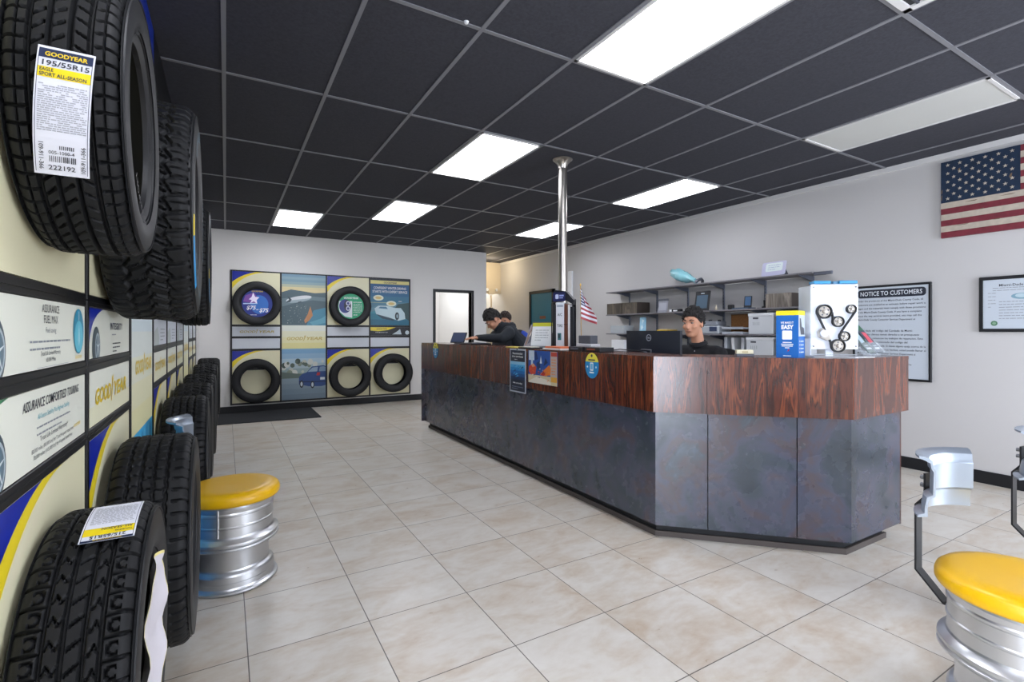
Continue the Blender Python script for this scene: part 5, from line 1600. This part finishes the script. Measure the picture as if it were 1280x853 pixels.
MB().box((2.88, 2.79, 1.06), (2.9, 2.91, 1.2), mat('monitor_shell', '#20242e', .35), bev=.008).box((2.875, 2.83, 1.006), (2.89, 2.87, 1.18), m_dmetal, bev=.004).box((2.87, 2.72, 1.001), (3.05, 2.98, 1.01), m_dmetal, bev=.003).build('stand', t)
X = frame((2.899, 2.83, 1.29), (0, -1, 0), (0, 0, 1))
m = MB(); n_ = 28
ring = [(.026 * math.cos(2 * PI * k / n_), .026 * math.sin(2 * PI * k / n_)) for k in range(n_)]; ring2 = [(x * .84, y * .84) for x, y in ring]
for k in range(n_):
    m.flat([ring[k], ring[(k + 1) % n_], ring2[(k + 1) % n_], ring2[k]], pm('#b4bac4'), X, .001)
m.text('DELL', .016, pm('#b4bac4'), X, 0, -.006, .001, 'CENTER', .02, 0, .036)
m.build('emblem', t)
# cable
tag(MB().tube([(2.62, 3.0, T0 + .006), (2.66, 2.9, T0 + .02), (2.7, 2.78, T0 + .012), (2.715, 2.7, T0 + .006)], .004, m_black, 8).build('cable'), 'thin black cable curling on the counter left of the monitor', 'cable')
# items on the angled end ------------------------------------------------
t = thing('card_box', 'small cream box on a dark holder left of the blue carton', 'box', (2.86, 1.93, T0))
AX = frame((2.82, 2.0, T0), (.72, -.69, 0), (0, 0, 1))
MB().box((.0, 0, -.06), (.105, .016, .0), m_dmetal, AX, bev=.002).build('holder', t)
m = MB().box((.003, .0165, -.055), (.102, .042, -.004), pm('#d3cdb0'), AX, bev=.002); m.flat(rect(.035, .022, .07, .034), pm('#b0a37c'), AX, -.0035); m.build('body', t)
# blue carton
t = thing('promo_carton', 'tall blue carton with yellow top on the counter end', 'carton', (2.98, 1.86, T0))
m_cb = mat('carton_blue', '#1762b0', .4); m_cy = mat('carton_yellow', '#e5d825', .4)
cw, cd, chh = .125, .125, .285
BX = Matrix.Translation((2.955, 1.82, T0)) @ Matrix.Rotation(-1.33, 4, 'Z')       # local: front faces -y
mb = MB().box((0, 0, 0), (cw, cd, chh), m_cb, BX)
F1 = BX @ frame((0, 0, 0), (1, 0, 0), (0, 0, 1)); F2 = BX @ frame((cw, 0, 0), (0, 1, 0), (0, 0, 1))
for FX in (F1, F2):
    mb.flat(rect(0, chh - .026, .125, chh), m_cy, FX, .0006)
mb.text('WE MAKE IT', .019, m_white, F1, cw / 2, .207, .0012, 'CENTER', .02, 0, cw * .58)
mb.text('EASY', .034, m_white, F1, cw / 2, .175, .0012, 'CENTER', .05, 0, cw * .55)
mb.flat(rrect(cw * .28, .11, cw * .72, .165, .006), m_white, F1, .0012)
for k, wd in enumerate((.4, .55, .5, .2)):
    mb.flat(rect(cw / 2 - cw * wd / 2, .09 - k * .011, cw / 2 + cw * wd / 2, .095 - k * .011), m_white, F1, .0012)
mb.flat([(cw * .45, .025), (cw * .55, .05), (cw * .62, .05), (cw * .58, .042), (cw * .5, .036)], m_red, F1, .0012)
mb.flat(rect(cw * .32, .008, cw * .68, .013), m_white, F1, .0012)
mb.flat(rect(0, .13, .125, chh - .026), pm('#b9c3cc'), F2, .0006)
mb.flat([(.02, .24), (.04, .24), (.06, .19), (.1, .18), (.11, .14), (.04, .14), (.02, .19)], pm('#3d424c'), F2, .0012)
for k in range(4):
    mb.flat(circ(.02, .1 - .022 * k, .005, 10), m_white, F2, .0012); mb.flat(rect(.035, .097 - .022 * k, .095, .102 - .022 * k), m_white, F2, .0012)
mb.text('SYNC', .012, m_white, F2, .06, .118, .0012, 'CENTER', .02) if False else None
mb.build('box', t)
MB().box((.002, .002, chh), (cw - .002, cd - .002, chh + .002), m_cy, BX).build('lid', t)
# belt display -----------------------------------------------------------
t = thing('belt_display', 'clear acrylic display with pulleys and engine belts on the counter', 'display', (3.17, 1.72, T0))
DX = Matrix.Translation((3.13, 1.705, T0)) @ Matrix.Rotation(-.62, 4, 'Z') @ frame((0, 0, 0), (1, 0, 0), (0, 0, 1)) @ Matrix.Scale(1.24, 4)
m_acr = mat('acrylic_white', '#dfe5ee', .15, spec=.6)
m_acl = mat('acrylic_clear', '#e6edf4', .05, alpha=.35)
dw, dh = .23, .335
MB().box((0, 0, -.09), (dw, .006, .03), m_acl, DX).box((dw * .35, .006, -.03), (dw * .5, .05, -.02), m_acr, DX).build('base', t)
MB().box((.004, .04, -.012), (dw - .004, dh + .03, -.006), m_acr, DX, bev=.002).build('back_plate', t)
fpl = MB().box((-.012, .01, -.1), (-.008, dh + .02, .02), m_acl, DX).box((-.012, .01, -.1), (dw, .014, -.02), m_acl, DX)
fpl.build('side_plate', t)
MB().box((.01, dh + .0305, -.04), (.09, dh + .045, .01), pm('#2f86b4'), DX, bev=.002).box((.1, dh + .0305, -.04), (.12, dh + .043, .01), pm('#3c6d8c'), DX).box((.13, dh + .0305, -.04), (.215, dh + .046, .01), pm('#2f86b4'), DX, bev=.002).build('top_strip', t)
bl = MB()
for x in (.015, dw - .015):
    for y in (.055, dh + .015):
        bl.lathe([(.004, 0), (.004, .004), (0, .005)], 10, m_steel, DX @ Matrix.Translation((x, y, -.006)))
bl.build('corner_bolt', t)
def pulley(x, y, r):
    X = DX @ Matrix.Translation((x, y, -.0055))
    p = MB().lathe([(r, 0), (r, .004), (r * .93, .006), (r * .93, .014), (r, .016), (r, .02), (r * .86, .02), (r * .82, .012), (r * .78, .012)], 32, m_black, X).build('pulley', t, True)
    m = MB().lathe([(r * .78, .010), (r * .74, .014), (r * .3, .014), (r * .26, .02), (0, .021)], 32, m_chrome, X)
    for k in range(5):
        a = k * 2 * PI / 5 + .4
        m.lathe([(r * .13, .0142), (0, .0146)], 10, m_dmetal, X @ Matrix.Translation((r * .52 * math.cos(a), r * .52 * math.sin(a), 0)))
    m.build('pulley_hub', p, True)
PL = [(.06, .228, .036), (.187, .24, .022), (.125, .178, .027), (.155, .105, .025), (.125, .058, .033)]
for a in PL: pulley(*a)
X = DX
m = MB()
m.prism([(x, y) for x, y in [(.03, .13), (.05, .145), (.08, .11), (.085, .09), (.07, .085), (.035, .1)]], .02, m_chrome, X, z0=-.005)
m.lathe([(.018, 0), (.018, .025), (0, .026)], 20, pm('#c9ced6'), X @ Matrix.Translation((.052, .118, .0)))
m.build('tensioner', t, True)
def belt(pts):
    P = [DX @ Vector((x, y, .006)) for x, y in pts]
    mb = MB(); n = DX.to_3x3() @ Vector((0, 0, 1))
    V = []; F = []
    for i, p in enumerate(P):
        d = (P[min(i + 1, len(P) - 1)] - P[max(0, i - 1)]).normalized()
        s = n.cross(d) * .0028
        V += [p + s - n * .007, p - s - n * .007, p - s + n * .007, p + s + n * .007]
    for i in range(len(P) - 1):
        for k in range(4): F.append((i * 4 + k, i * 4 + (k + 1) % 4, i * 4 + 4 + (k + 1) % 4, i * 4 + 4 + k))
    F += [(3, 2, 1, 0), tuple((len(P) - 1) * 4 + k for k in range(4))]
    mb.add(V, F, mat('belt_rubber', '#14151a', .6)); mb.build('belt', t)
belt([(.024, .222), (.09, .075), (.094, .045)]); belt([(.096, .225), (.1, .2), (.1, .17)])
belt([(.207, .23), (.14, .128), (.131, .1)])
# brochure holder
t = thing('brochure_holder', 'clear tilted holder full of colourful brochures on the counter end', 'brochure holder', (3.52, 1.66, T0))
m_acl2 = mat('holder_acrylic', '#dfe7ee', .08, alpha=.16)
HX = Matrix.Translation((3.485, 1.51, T0))
TL = HX @ Matrix.Translation((0, .012, .004)) @ Matrix.Rotation(-.7, 4, 'X')                 # leans back over the counter
hb = MB().box((0, .035, 0), (.21, .038, .3), m_acl2, TL)
hb.box((0, 0, 0), (.21, .25, .003), m_acl2, HX)
for x in (0, .104, .207):
    hb.box((x, .0, .03), (x + .003, .036, .14), m_acl2, TL)
hb.box((0, -.003, .03), (.21, -.001, .11), m_acl2, TL)
hb.build('acrylic_frame', t)
def bro(x, y, z, h, c, c2, c3):
    b = MB().box((x, y, z), (x + .088, y + .008, z + h), pm(c), TL, bev=.0015)
    X = TL @ frame((x, y, z), (1, 0, 0), (0, 0, 1))
    b.flat(rect(0, h * .78, .088, h), pm(c2), X, .0006)
    b.flat([(.01, h * .3), (.065, h * .35), (.08, h * .7), (.03, h * .72)], pm(c3), X, .0006)
    b.flat(rect(.015, h * .1, .075, h * .16), pm('#d5d9dd'), X, .0006); b.flat(rect(.015, h * .2, .06, h * .24), pm('#9aa2aa'), X, .0006)
    b.build('brochure', t)
bro(.008, .024, .1, .26, '#27313f', '#d9cf3a', '#4d5a6a'); bro(.112, .024, .1, .245, '#2a3a3c', '#c9d6d2', '#a8505c')
bro(.008, .004, .035, .24, '#2d4a3c', '#dfe6df', '#9fb3bd'); bro(.112, .004, .035, .23, '#39434f', '#2f5f46', '#c24f5e')
bro(.01, .014, .06, .25, '#1b2027', '#33424c', '#6c7884'); bro(.114, .014, .06, .235, '#4a5562', '#b2505a', '#dfe3e6')
tag(MB().prism([(3.3, 1.53), (3.46, 1.5), (3.47, 1.56), (3.31, 1.59)], .003, m_white, z0=T0).build('leaflet'), 'white leaflet lying at the foot of the brochure holder', 'leaflet')
# ------------------------------------------------------------------ people
m_skin = mat('skin_tone', '#c58f72', .5)
m_skin2 = mat('skin_tone_tan', '#b98468', .5)
m_hair = mat('black_hair', '#15110f', .6, bump=(220, .6))
m_hairb = mat('dark_brown_hair', '#2a1b14', .6, bump=(220, .6))
def ring_cap(p0, p1, r0, r1, n=18, m=5):
    """closed tapered capsule; r may be (a, b, axis) for an oval section."""
    p0, p1 = Vector(p0), Vector(p1)
    d = (p1 - p0); L = d.length; d = d / L if L > 1e-6 else Vector((0, 0, 1))
    def rr(r): return (r, r) if not isinstance(r, tuple) else (r[0], r[1])
    a = Vector((0, 1, 0)) - d * d.y
    if a.length < .2: a = Vector((1, 0, 0)) - d * d.x
    a.normalize(); b = d.cross(a)
    V = []; F = []
    ra, rb_ = rr(r0), rr(r1)
    st = []
    for k in range(m + 1):
        t = PI / 2 * (1 - k / m); st.append((p0 - d * (min(ra) * math.sin(t)), math.cos(t), ra))
    for k in range(m + 1):
        t = PI / 2 * k / m; st.append((p1 + d * (min(rb_) * math.sin(t)), math.cos(t), rb_))
    for c, s, r in st:
        for i in range(n):
            w = 2 * PI * i / n
            V.append(c + a * (math.cos(w) * r[0] * max(s, .02)) + b * (math.sin(w) * r[1] * max(s, .02)))
    for k in range(len(st) - 1):
        for i in range(n):
            F.append((k * n + i, k * n + (i + 1) % n, (k + 1) * n + (i + 1) % n, (k + 1) * n + i))
    F.append(tuple(range(n))[::-1]); F.append(tuple((len(st) - 1) * n + i for i in range(n)))
    return V, F
class Body:
    def __init__(self): self.parts = []; self.mb = MB()
    def cap(self, p0, p1, r0, r1, m):
        V, F = ring_cap(p0, p1, r0, r1); self.mb.add(V, F, m)
        q = lambda r: r if not isinstance(r, tuple) else (r[0] + r[1]) / 2
        self.parts.append((Vector(p0), Vector(p1), q(r0), q(r1), m))
    def ell(self, c, r, m, X=None):
        V = []; F = []; n, k = 20, 12
        for i in range(k + 1):
            t = PI * i / k
            for j in range(n):
                w = 2 * PI * j / n
                v = Vector((r[0] * math.sin(t) * math.cos(w), r[1] * math.sin(t) * math.sin(w), r[2] * math.cos(t)))
                if X is not None: v = X @ v
                V.append(Vector(c) + v)
        F = [(i * n + j, (i + 1) * n + j, (i + 1) * n + (j + 1) % n, i * n + (j + 1) % n) for i in range(k) for j in range(n)]
        self.mb.add(V, F, m)
        self.parts.append((Vector(c), Vector(c) + Vector((0, 0, .001)), sum(r) / 3, sum(r) / 3, m))
    def hand(self, w, d, up, m, side=1, curl=.5):
        """wrist w, pointing d, back of the hand up; five fingers."""
        d = Vector(d).normalized(); up = Vector(up).normalized(); s = d.cross(up).normalized() * side
        w = Vector(w); palm = w + d * .05
        self.cap(w, w + d * .075, (.036, .02), (.04, .017), m)
        for k, (o, L) in enumerate(((-.03, .06), (-.01, .072), (.011, .066), (.03, .052))):
            b = w + d * .085 + s * o
            k1 = b + d * L * .5 - up * .008 * curl; k2 = k1 + d * L * .5 - up * .03 * curl
            self.cap(b - d * .02, k1, .0092, .0085, m); self.cap(k1, k2, .0085, .0072, m)
        tb = w + d * .03 - s * .034; t1 = tb + d * .035 - s * .022 - up * .006; t2 = t1 + d * .03 - s * .004 - up * .008
        self.cap(tb, t1, .012, .0105, m); self.cap(t1, t2, .0105, .008, m)
    def finish(self, name, parent, voxel=.007):
        tmp = self.mb.build(name + '_raw', None, origin=(0, 0, 0))
        r = tmp.modifiers.new('r', 'REMESH'); r.mode = 'VOXEL'; r.voxel_size = voxel
        s = tmp.modifiers.new('s', 'SMOOTH'); s.factor = .5; s.iterations = 6
        dg = bpy.context.evaluated_depsgraph_get(); dg.update()
        me = bpy.data.meshes.new_from_object(tmp.evaluated_get(dg))
        bpy.data.objects.remove(tmp)
        me.name = name
        me.materials.clear()
        mats = []
        for p in self.parts:
            if p[4] not in mats: mats.append(p[4])
        for m in mats: me.materials.append(m)
        n = len(me.polygons); C = np.empty(n * 3); me.polygons.foreach_get('center', C); C = C.reshape(-1, 3)
        best = np.full(n, 1e9); idx = np.zeros(n, dtype=np.int32)
        for p0, p1, r0, r1, m in self.parts:
            a = np.array(p0); d = np.array(p1) - a; dd = d @ d
            t = np.clip(((C - a) @ d) / dd, 0, 1)
            dist = np.linalg.norm(C - a - t[:, None] * d, axis=1) - (r0 + (r1 - r0) * t)
            sel = dist < best; best[sel] = dist[sel]; idx[sel] = mats.index(m)
        me.polygons.foreach_set('material_index', idx)
        me.polygons.foreach_set('use_smooth', [True] * n)
        o = ORG[parent.name]
        co = np.empty(len(me.vertices) * 3); me.vertices.foreach_get('co', co)
        co = co.reshape(-1, 3) - np.array(o); me.vertices.foreach_set('co', co.ravel())
        me.update()
        ob = bpy.data.objects.new(name, me); COL.objects.link(ob); ob.parent = parent; ORG[ob.name] = o
        return ob

def head(B, t, c, H, skin, hair, hairfn):
    """head centre c, H = 3x3 turning (+X = face forward, +Z = crown)."""
    X = H.to_4x4(); P = lambda x, y, z: Vector(c) + H @ Vector((x, y, z))
    B.ell(P(-.012, 0, .03), (.094, .074, .088), skin, X)
    B.ell(P(.022, 0, -.03), (.07, .062, .085), skin, X)
    B.ell(P(.05, 0, -.088), (.035, .036, .026), skin, X)                   # chin
    B.cap(P(.082, 0, .012), P(.104, 0, -.026), .009, .0135, skin)           # nose
    for s in (-1, 1):
        B.ell(P(.072, s * .03, .03), (.022, .028, .012), skin, X)           # brow
        B.ell(P(.062, s * .04, -.022), (.026, .022, .022), skin, X)         # cheek
        B.ell(P(-.008, s * .076, -.01), (.017, .008, .03), skin, X)         # ear
    B.ell(P(.086, 0, -.056), (.011, .024, .008), skin, X)                   # lips
def face_bits(t, c, H, hair):
    X = Matrix.Translation(c) @ H.to_4x4()
    for s in (-1, 1):
        e = MB().lathe([(0, .0075), (.009, .0055), (.0125, 0), (.009, -.0055), (0, -.0075)], 14, pm('#9a8f86'), X @ Matrix.Translation((.0775, s * .031, .012)))
        e.lathe([(0, .0062), (.005, .003), (.005, -.003), (0, -.0062)], 10, pm('#2a1a12'), X @ Matrix.Translation((.0865, s * .031, .0115)))
        e.build('eye', t, True)
        MB().tube([X @ Vector((.093, s * .014, .034)), X @ Vector((.094, s * .032, .04)), X @ Vector((.083, s * .052, .034))], [.0035, .004, .002], hair, 8).build('eyebrow', t, True)
    MB().tube([X @ Vector((.09, -.024, -.056)), X @ Vector((.0985, 0, -.055)), X @ Vector((.09, .024, -.056))], [.002, .0038, .002], pm('#8e4f45'), 8).build('mouth', t, True)
def hair_cap(t, c, H, m, top=.03, nape=-.055, brow=.072, grow=1.0, curl=.02, locks=160):
    """short hair: a rough shell over the skull ending at the hairline, temples and nape."""
    X = Matrix.Translation(c) @ H.to_4x4()
    n, k = 72, 26; V = []; F = []
    rnd = random.Random(2)
    def edge(w):                                   # lowest hair height at azimuth w (0 = face)
        d = abs(math.degrees((w + PI) % (2 * PI) - PI))
        pts = [(0, brow), (38, brow - .006), (54, brow - .025), (68, .02), (80, .0), (90, .022), (104, .02), (118, -.01), (150, nape), (180, nape)]
        for (a0, z0), (a1, z1) in zip(pts, pts[1:]):
            if a0 <= d <= a1:
                return z0 + (z1 - z0) * (d - a0) / (a1 - a0)
        return nape
    for s in range(2):
        for i in range(k + 1):
            for j in range(n):
                w = 2 * PI * j / n
                hz = .092 + top * .5
                zt = max(-.99, min(.995, (edge(w) - .03) / hz))
                a = math.acos(zt) * i / k
                e = 1 if i < k else .35
                g = (1.0 + (curl * rnd.uniform(-1, 1) + curl * .6 * math.sin(9 * w + 5 * a) * math.sin(11 * a + 2 * w)) * e) * grow if s else .9
                if s and i >= k - 1: g = .985 * grow - .02 * (i - k + 1)
                V.append(X @ Vector((-.014 + .101 * g * math.sin(a) * math.cos(w), .081 * g * math.sin(a) * math.sin(w), .03 + hz * (g if s else .88) * math.cos(a))))
    o = n * (k + 1)
    for i in range(k):
        for j in range(n):
            q = (i * n + j, (i + 1) * n + j, (i + 1) * n + (j + 1) % n, i * n + (j + 1) % n)
            F.append(tuple(o + v for v in q)); F.append(q[::-1])
    for j in range(n):
        F.append((k * n + j, o + k * n + j, o + k * n + (j + 1) % n, k * n + (j + 1) % n))
    mb = MB(); mb.add(V, F, m)
    for q in range(locks):                         # tufts break the outline
        w = rnd.uniform(-PI, PI); hz = .092 + top * .5
        am = math.acos(max(-.99, min(.995, (edge(w) - .03) / hz)))
        a = am * rnd.uniform(0, .93) ** .8
        p = Vector((-.014 + .1 * grow * math.sin(a) * math.cos(w), .08 * grow * math.sin(a) * math.sin(w), .03 + hz * grow * math.cos(a)))
        r = rnd.uniform(.008, .015)
        X2 = X @ Matrix.Translation(p) @ Matrix.Rotation(rnd.uniform(0, 6), 4, 'Z') @ Matrix.Rotation(rnd.uniform(-1, 1), 4, 'X')
        mb.lathe([(0, -r), (r * .8, -r * .6), (r * 1.1, 0), (r * .8, r * .7), (0, r * 1.1)], 7, m, X2)
    return mb.build('hair', t, True, angle=80)

def turn(yaw, pitch=0, roll=0):
    return (Matrix.Rotation(yaw, 3, 'Z') @ Matrix.Rotation(pitch, 3, 'Y') @ Matrix.Rotation(roll, 3, 'X'))

m_bshirt = mat('black_polo', '#121318', .8); m_pants = mat('charcoal_trousers', '#1d1f24', .8); m_shoe = mat('black_shoe', '#0e0e10', .5)
# --- seated man at the monitor
hx, hy, hz = 3.45, 2.86, 1.405
t = thing('person', 'seated person in a black polo shirt working behind the black monitor', 'person', (3.58, 2.86, 0))
B = Body()
fw = Vector((-1, -.12, 0)).normalized(); sd = Vector((-fw.y, fw.x, 0))         # sd = the person's left
def at_(f, s, z): return Vector((3.6, 2.87, 0)) + fw * f + sd * s + Vector((0, 0, z))
B.cap(at_(.0, 0, .70), at_(.02, 0, .92), (.165, .115), (.155, .1), m_bshirt)
B.cap(at_(.02, 0, .92), at_(.05, 0, 1.14), (.16, .105), (.175, .095), m_bshirt)
B.cap(at_(.06, -.15, 1.165), at_(.06, .15, 1.165), .058, .058, m_bshirt)
B.cap(at_(.065, 0, 1.19), at_(.075, 0, 1.225), (.085, .06), (.06, .052), m_bshirt)
B.cap(at_(.075, 0, 1.2), at_(.12, 0, 1.35), .053, .05, m_skin)
for s in (-1, 1):
    sh, el, wr = at_(.06, s * .19, 1.155), at_(.17, s * .25, .965), at_(.43, s * .15, 1.045)
    B.cap(sh, sh + (el - sh) * .75, .056, .052, m_bshirt)
    B.cap(sh + (el - sh) * .7, el, .043, .04, m_skin); B.cap(el, wr, .041, .028, m_skin)
    B.hand(wr, (wr - el) + Vector((0, 0, -.02)), (0, 0, 1), m_skin, s, .6)
    hp, kn, an = at_(.02, s * .1, .68), at_(.44, s * .13, .66), at_(.42, s * .13, .2)
    B.cap(hp, kn, .085, .062, m_pants); B.cap(kn, an, .06, .042, m_pants)
    B.cap(an, at_(.4, s * .13, .13), .04, .036, m_shoe); B.cap(at_(.4, s * .13, .125), at_(.56, s * .14, .115), .042, .036, m_shoe)
Hm = turn(math.atan2(fw.y, fw.x) + .12, .08)
hc = Vector((hx, hy, hz))
head(B, t, hc, Hm, m_skin, m_hair, None)
B.finish('body', t)
face_bits(t, hc, Hm, m_hair)
hair_cap(t, hc, Hm, m_hair, top=.045, grow=1.03, curl=.03)
c = MB().lathe([(.062, 0), (.074, -.01), (.078, -.028), (.074, -.03), (.066, -.012), (.058, 0)], 28, m_bshirt, Matrix.Translation(at_(.085, 0, 1.255)) @ Matrix.Rotation(math.atan2(fw.y, fw.x), 4, 'Z') @ Matrix.Rotation(.25, 4, 'Y'), closed=True)
c.build('collar', t, True)
for k in range(2):
    MB().lathe([(0, .004), (.005, .003), (.006, 0), (0, 0)], 10, pm('#c9c9cc'), Matrix.Translation(at_(.135 + .012 * k, 0, 1.17 - .055 * k)) @ Matrix.Rotation(math.atan2(fw.y, fw.x), 4, 'Z') @ Matrix.Rotation(PI / 2, 4, 'Y')).build('button', t, True)
# his chair
t = thing('office_chair', 'tall black office chair under the seated person', 'chair', (3.62, 2.86, 0))
m_cf = mat('black_chair_mesh', '#15171b', .7)
YAW = Matrix.Translation((3.6, 2.87, 0)) @ Matrix.Rotation(math.atan2(fw.y, fw.x), 4, 'Z')
MB().box((-.22, -.24, .53), (.24, .24, .6), m_cf, YAW, bev=.03).build('seat', t, True)
bk = MB(); n = 14; V = []; F = []
for i in range(n + 1):
    u = i / n * 2 - 1
    for z, th in ((.72, 0), (1.19 - .05 * abs(u) ** 3, 0), (1.19 - .05 * abs(u) ** 3, .03), (.72, .03)):
        V.append(YAW @ Vector((-.2 - th + .05 * u * u - .06 * (z - .7), u * .235, z)))
F = [(i * 4 + k, i * 4 + (k + 1) % 4, i * 4 + 4 + (k + 1) % 4, i * 4 + 4 + k) for i in range(n) for k in range(4)] + [(3, 2, 1, 0), tuple(n * 4 + k for k in range(4))]
bk.add(V, F, m_cf); bk.build('backrest', t, True)
MB().tube([YAW @ Vector((-.1, 0, .53)), YAW @ Vector((-.26, 0, .56)), YAW @ Vector((-.27, 0, .95))], .022, m_black).build('back_post', t)
MB().tube([YAW @ Vector((0, 0, .06)), YAW @ Vector((0, 0, .53))], .028, m_dmetal, 14).build('column', t)
for k in range(5):
    a = k * 2 * PI / 5
    p = YAW @ Vector((.27 * math.cos(a), .27 * math.sin(a), .055))
    lg = MB().tube([YAW @ Vector((0, 0, .1)), p + Vector((0, 0, .01))], [.026, .016], m_black).build('leg', t)
    MB().lathe([(.0, -.012), (.022, -.012), (.026, -.006), (.026, .006), (.022, .012), (0, .012)], 14, m_black, Matrix.Translation((p.x, p.y, .0265)) @ Matrix.Rotation(PI / 2, 4, 'X')).build('caster', lg, True)
MB().tube([YAW @ Vector((.2, 0, .26))] if False else [YAW @ Vector((.2 * math.cos(a), .2 * math.sin(a), .17)) for a in [k * PI / 12 for k in range(25)]], .01, m_dmetal, 8).build('foot_ring', t, True)

def standing(label, base, yaw, lean, m_top, hc, Hm, skin, hair, arm, m_leg, bulk=1.0, sleeve=None, chest=None):
    t = thing('person', label, 'person', (base[0], base[1], 0))
    B = Body()
    f = Vector((math.cos(yaw), math.sin(yaw), 0)); s_ = Vector((-f.y, f.x, 0))
    b = Vector((base[0], base[1], 0))
    def q(fr, sd, z): return b + f * fr + s_ * sd + Vector((0, 0, z))
    hip = q(0, 0, .93); nk = Vector(hc) + (Hm @ Vector((-.05, 0, -.12))) - Vector((0, 0, .035))
    mid = hip + (nk - hip) * .5 - f * .03
    B.cap(hip, mid, (.155 * bulk, .11), (.16 * bulk, .11 * bulk), m_top)
    shc = hip + (nk - hip) * .86
    B.cap(mid, shc, (.165 * bulk, .115 * bulk), (.175 * bulk, .10), m_top)
    B.cap(shc - s_ * .155 * bulk, shc + s_ * .155 * bulk, .066 * bulk, .066 * bulk, m_top)
    B.cap(shc, nk + (nk - shc) * .2, (.1, .075), (.066, .06), m_top)
    if chest:
        B.cap(shc, q(*chest), (.19, .13), (.17, .11), m_top)
    B.cap(nk, Vector(hc) + Hm @ Vector((-.02, 0, -.05)), .054, .052, skin)
    for s in (-1, 1):
        sh = shc + s_ * s * .19 * bulk - Vector((0, 0, .01))
        el, wr, hd = arm(q, s)
        ms = sleeve if sleeve and s > 0 else m_top
        B.cap(sh, el, .062 * bulk, .05 * bulk, ms); B.cap(el, wr, .05 * bulk, .036, ms)
        B.hand(wr, hd, (0, 0, 1), skin, s, .5)
        hp, kn, an = q(0, s * .095, .9), q(.02, s * .11, .5), q(-.02, s * .11, .1)
        B.cap(hp, kn, .088, .06, m_leg); B.cap(kn, an, .058, .044, m_leg)
        B.cap(q(-.03, s * .11, .045), q(.14, s * .125, .038), .042, .037, m_shoe)
    B.cap(hip - Vector((0, 0, .03)), hip + Vector((0, 0, .02)), (.15, .115), (.15, .115), m_leg)
    head(B, t, Vector(hc), Hm, skin, hair, None)
    B.finish('body', t)
    face_bits(t, Vector(hc), Hm, hair)
    return t, q, shc, nk, f, s_

# --- man in the dark hoodie, bent over the counter
m_hood = mat('dark_hoodie', '#171d24', .85, noise=(20, .15))
yaw = math.radians(158)
hc = (2.86, 5.38, 1.475)
Hm = turn(yaw + .1, .75)
def arm1(q, s):
    return q(.36, s * .29, 1.255), q(.62, s * .13, 1.26), Vector((math.cos(yaw), math.sin(yaw), -.03))
t, q, shc, nk, f, s_ = standing('person in a dark hooded top bending over the counter, head down', (3.25, 5.2), yaw, .5, m_hood, hc, Hm, m_skin2, m_hair, arm1, m_pants, 1.22, None, (.34, 0, 1.1))
hair_cap(t, Vector(hc), Hm, m_hair, top=.05, grow=1.06, curl=.04, brow=.06)
# the hood lies folded behind the neck
B2 = MB(); V = []; F = []; n, k = 20, 10
for i in range(n + 1):
    a = -PI * .62 + PI * 1.24 * i / n
    c = Vector(nk) + (-f * math.cos(a) * .1) + s_ * math.sin(a) * .115 + Vector((0, 0, -.01 + .02 * math.cos(a))) - f * .015
    out = (-f * math.cos(a) + s_ * math.sin(a))
    for j in range(k):
        w = 2 * PI * j / k
        r = .035 + .02 * max(0, math.cos(a))
        V.append(c + out * math.cos(w) * r + Vector((0, 0, 1)) * math.sin(w) * r * 1.1)
F = [(i * k + j, i * k + (j + 1) % k, (i + 1) * k + (j + 1) % k, (i + 1) * k + j) for i in range(n) for j in range(k)] + [tuple(range(k))[::-1], tuple(n * k + j for j in range(k))]
B2.add(V, F, m_hood); B2.build('hood', t, True)

# --- man in the blue and black shirt behind him
m_bl = mat('royal_blue_shirt', '#153a9a', .75); m_bk = mat('black_shirt', '#101318', .8)
yaw = math.radians(220)
hc = (3.42, 6.08, 1.485)
Hm = turn(math.radians(222), .3)
def arm2(q, s):
    return q(-.02, s * .3, 1.12), q(.08, s * .3, .9), Vector((.2 * math.cos(yaw), .2 * math.sin(yaw), -1))
t, q, shc, nk, f, s_ = standing('person in a black and royal blue shirt standing behind the hooded person', (3.62, 6.06), yaw, .1, m_bk, hc, Hm, m_skin, m_hairb, arm2, m_pants, 1.12, m_bl)
hair_cap(t, Vector(hc), Hm, m_hairb, top=.025, curl=.012)
# blue yoke with a yellow print over the chest and shoulders, white patch on the sleeve
yk = MB(); V = []; F = []; n, k = 28, 8
for i in range(k + 1):
    u = i / k
    for j in range(n):
        w = 2 * PI * j / n
        c = shc + s_ * (.06 * u) + Vector((0, 0, .085 - .16 * u))
        rx = .08 + .135 * min(1, u * 1.6) ** .7; ry = .075 + .055 * min(1, u * 1.5) ** .8
        V.append(c + s_ * math.cos(w) * rx * 1.05 + f * math.sin(w) * ry * 1.05)
F = [(i * n + j, i * n + (j + 1) % n, (i + 1) * n + (j + 1) % n, (i + 1) * n + j) for i in range(k) for j in range(n)]
yk.add(V, F, m_bl); yk.build('blue_yoke', t, True)
X = frame(shc + f * .139 + s_ * .09 - Vector((0, 0, .03)), -s_ * -1, (0, 0, 1))
m = MB(); X = frame(shc + f * .137 - s_ * .02 - Vector((0, 0, .035)), s_, (0, 0, 1))
m.text('GOODYEAR', .035, pm('#c9c03a'), X, 0.02, 0, .004, 'CENTER', .02, .2, .13); m.flat(rect(-.05, -.025, .09, -.015), pm('#c9c03a'), X, .004)
m.build('chest_print', t)
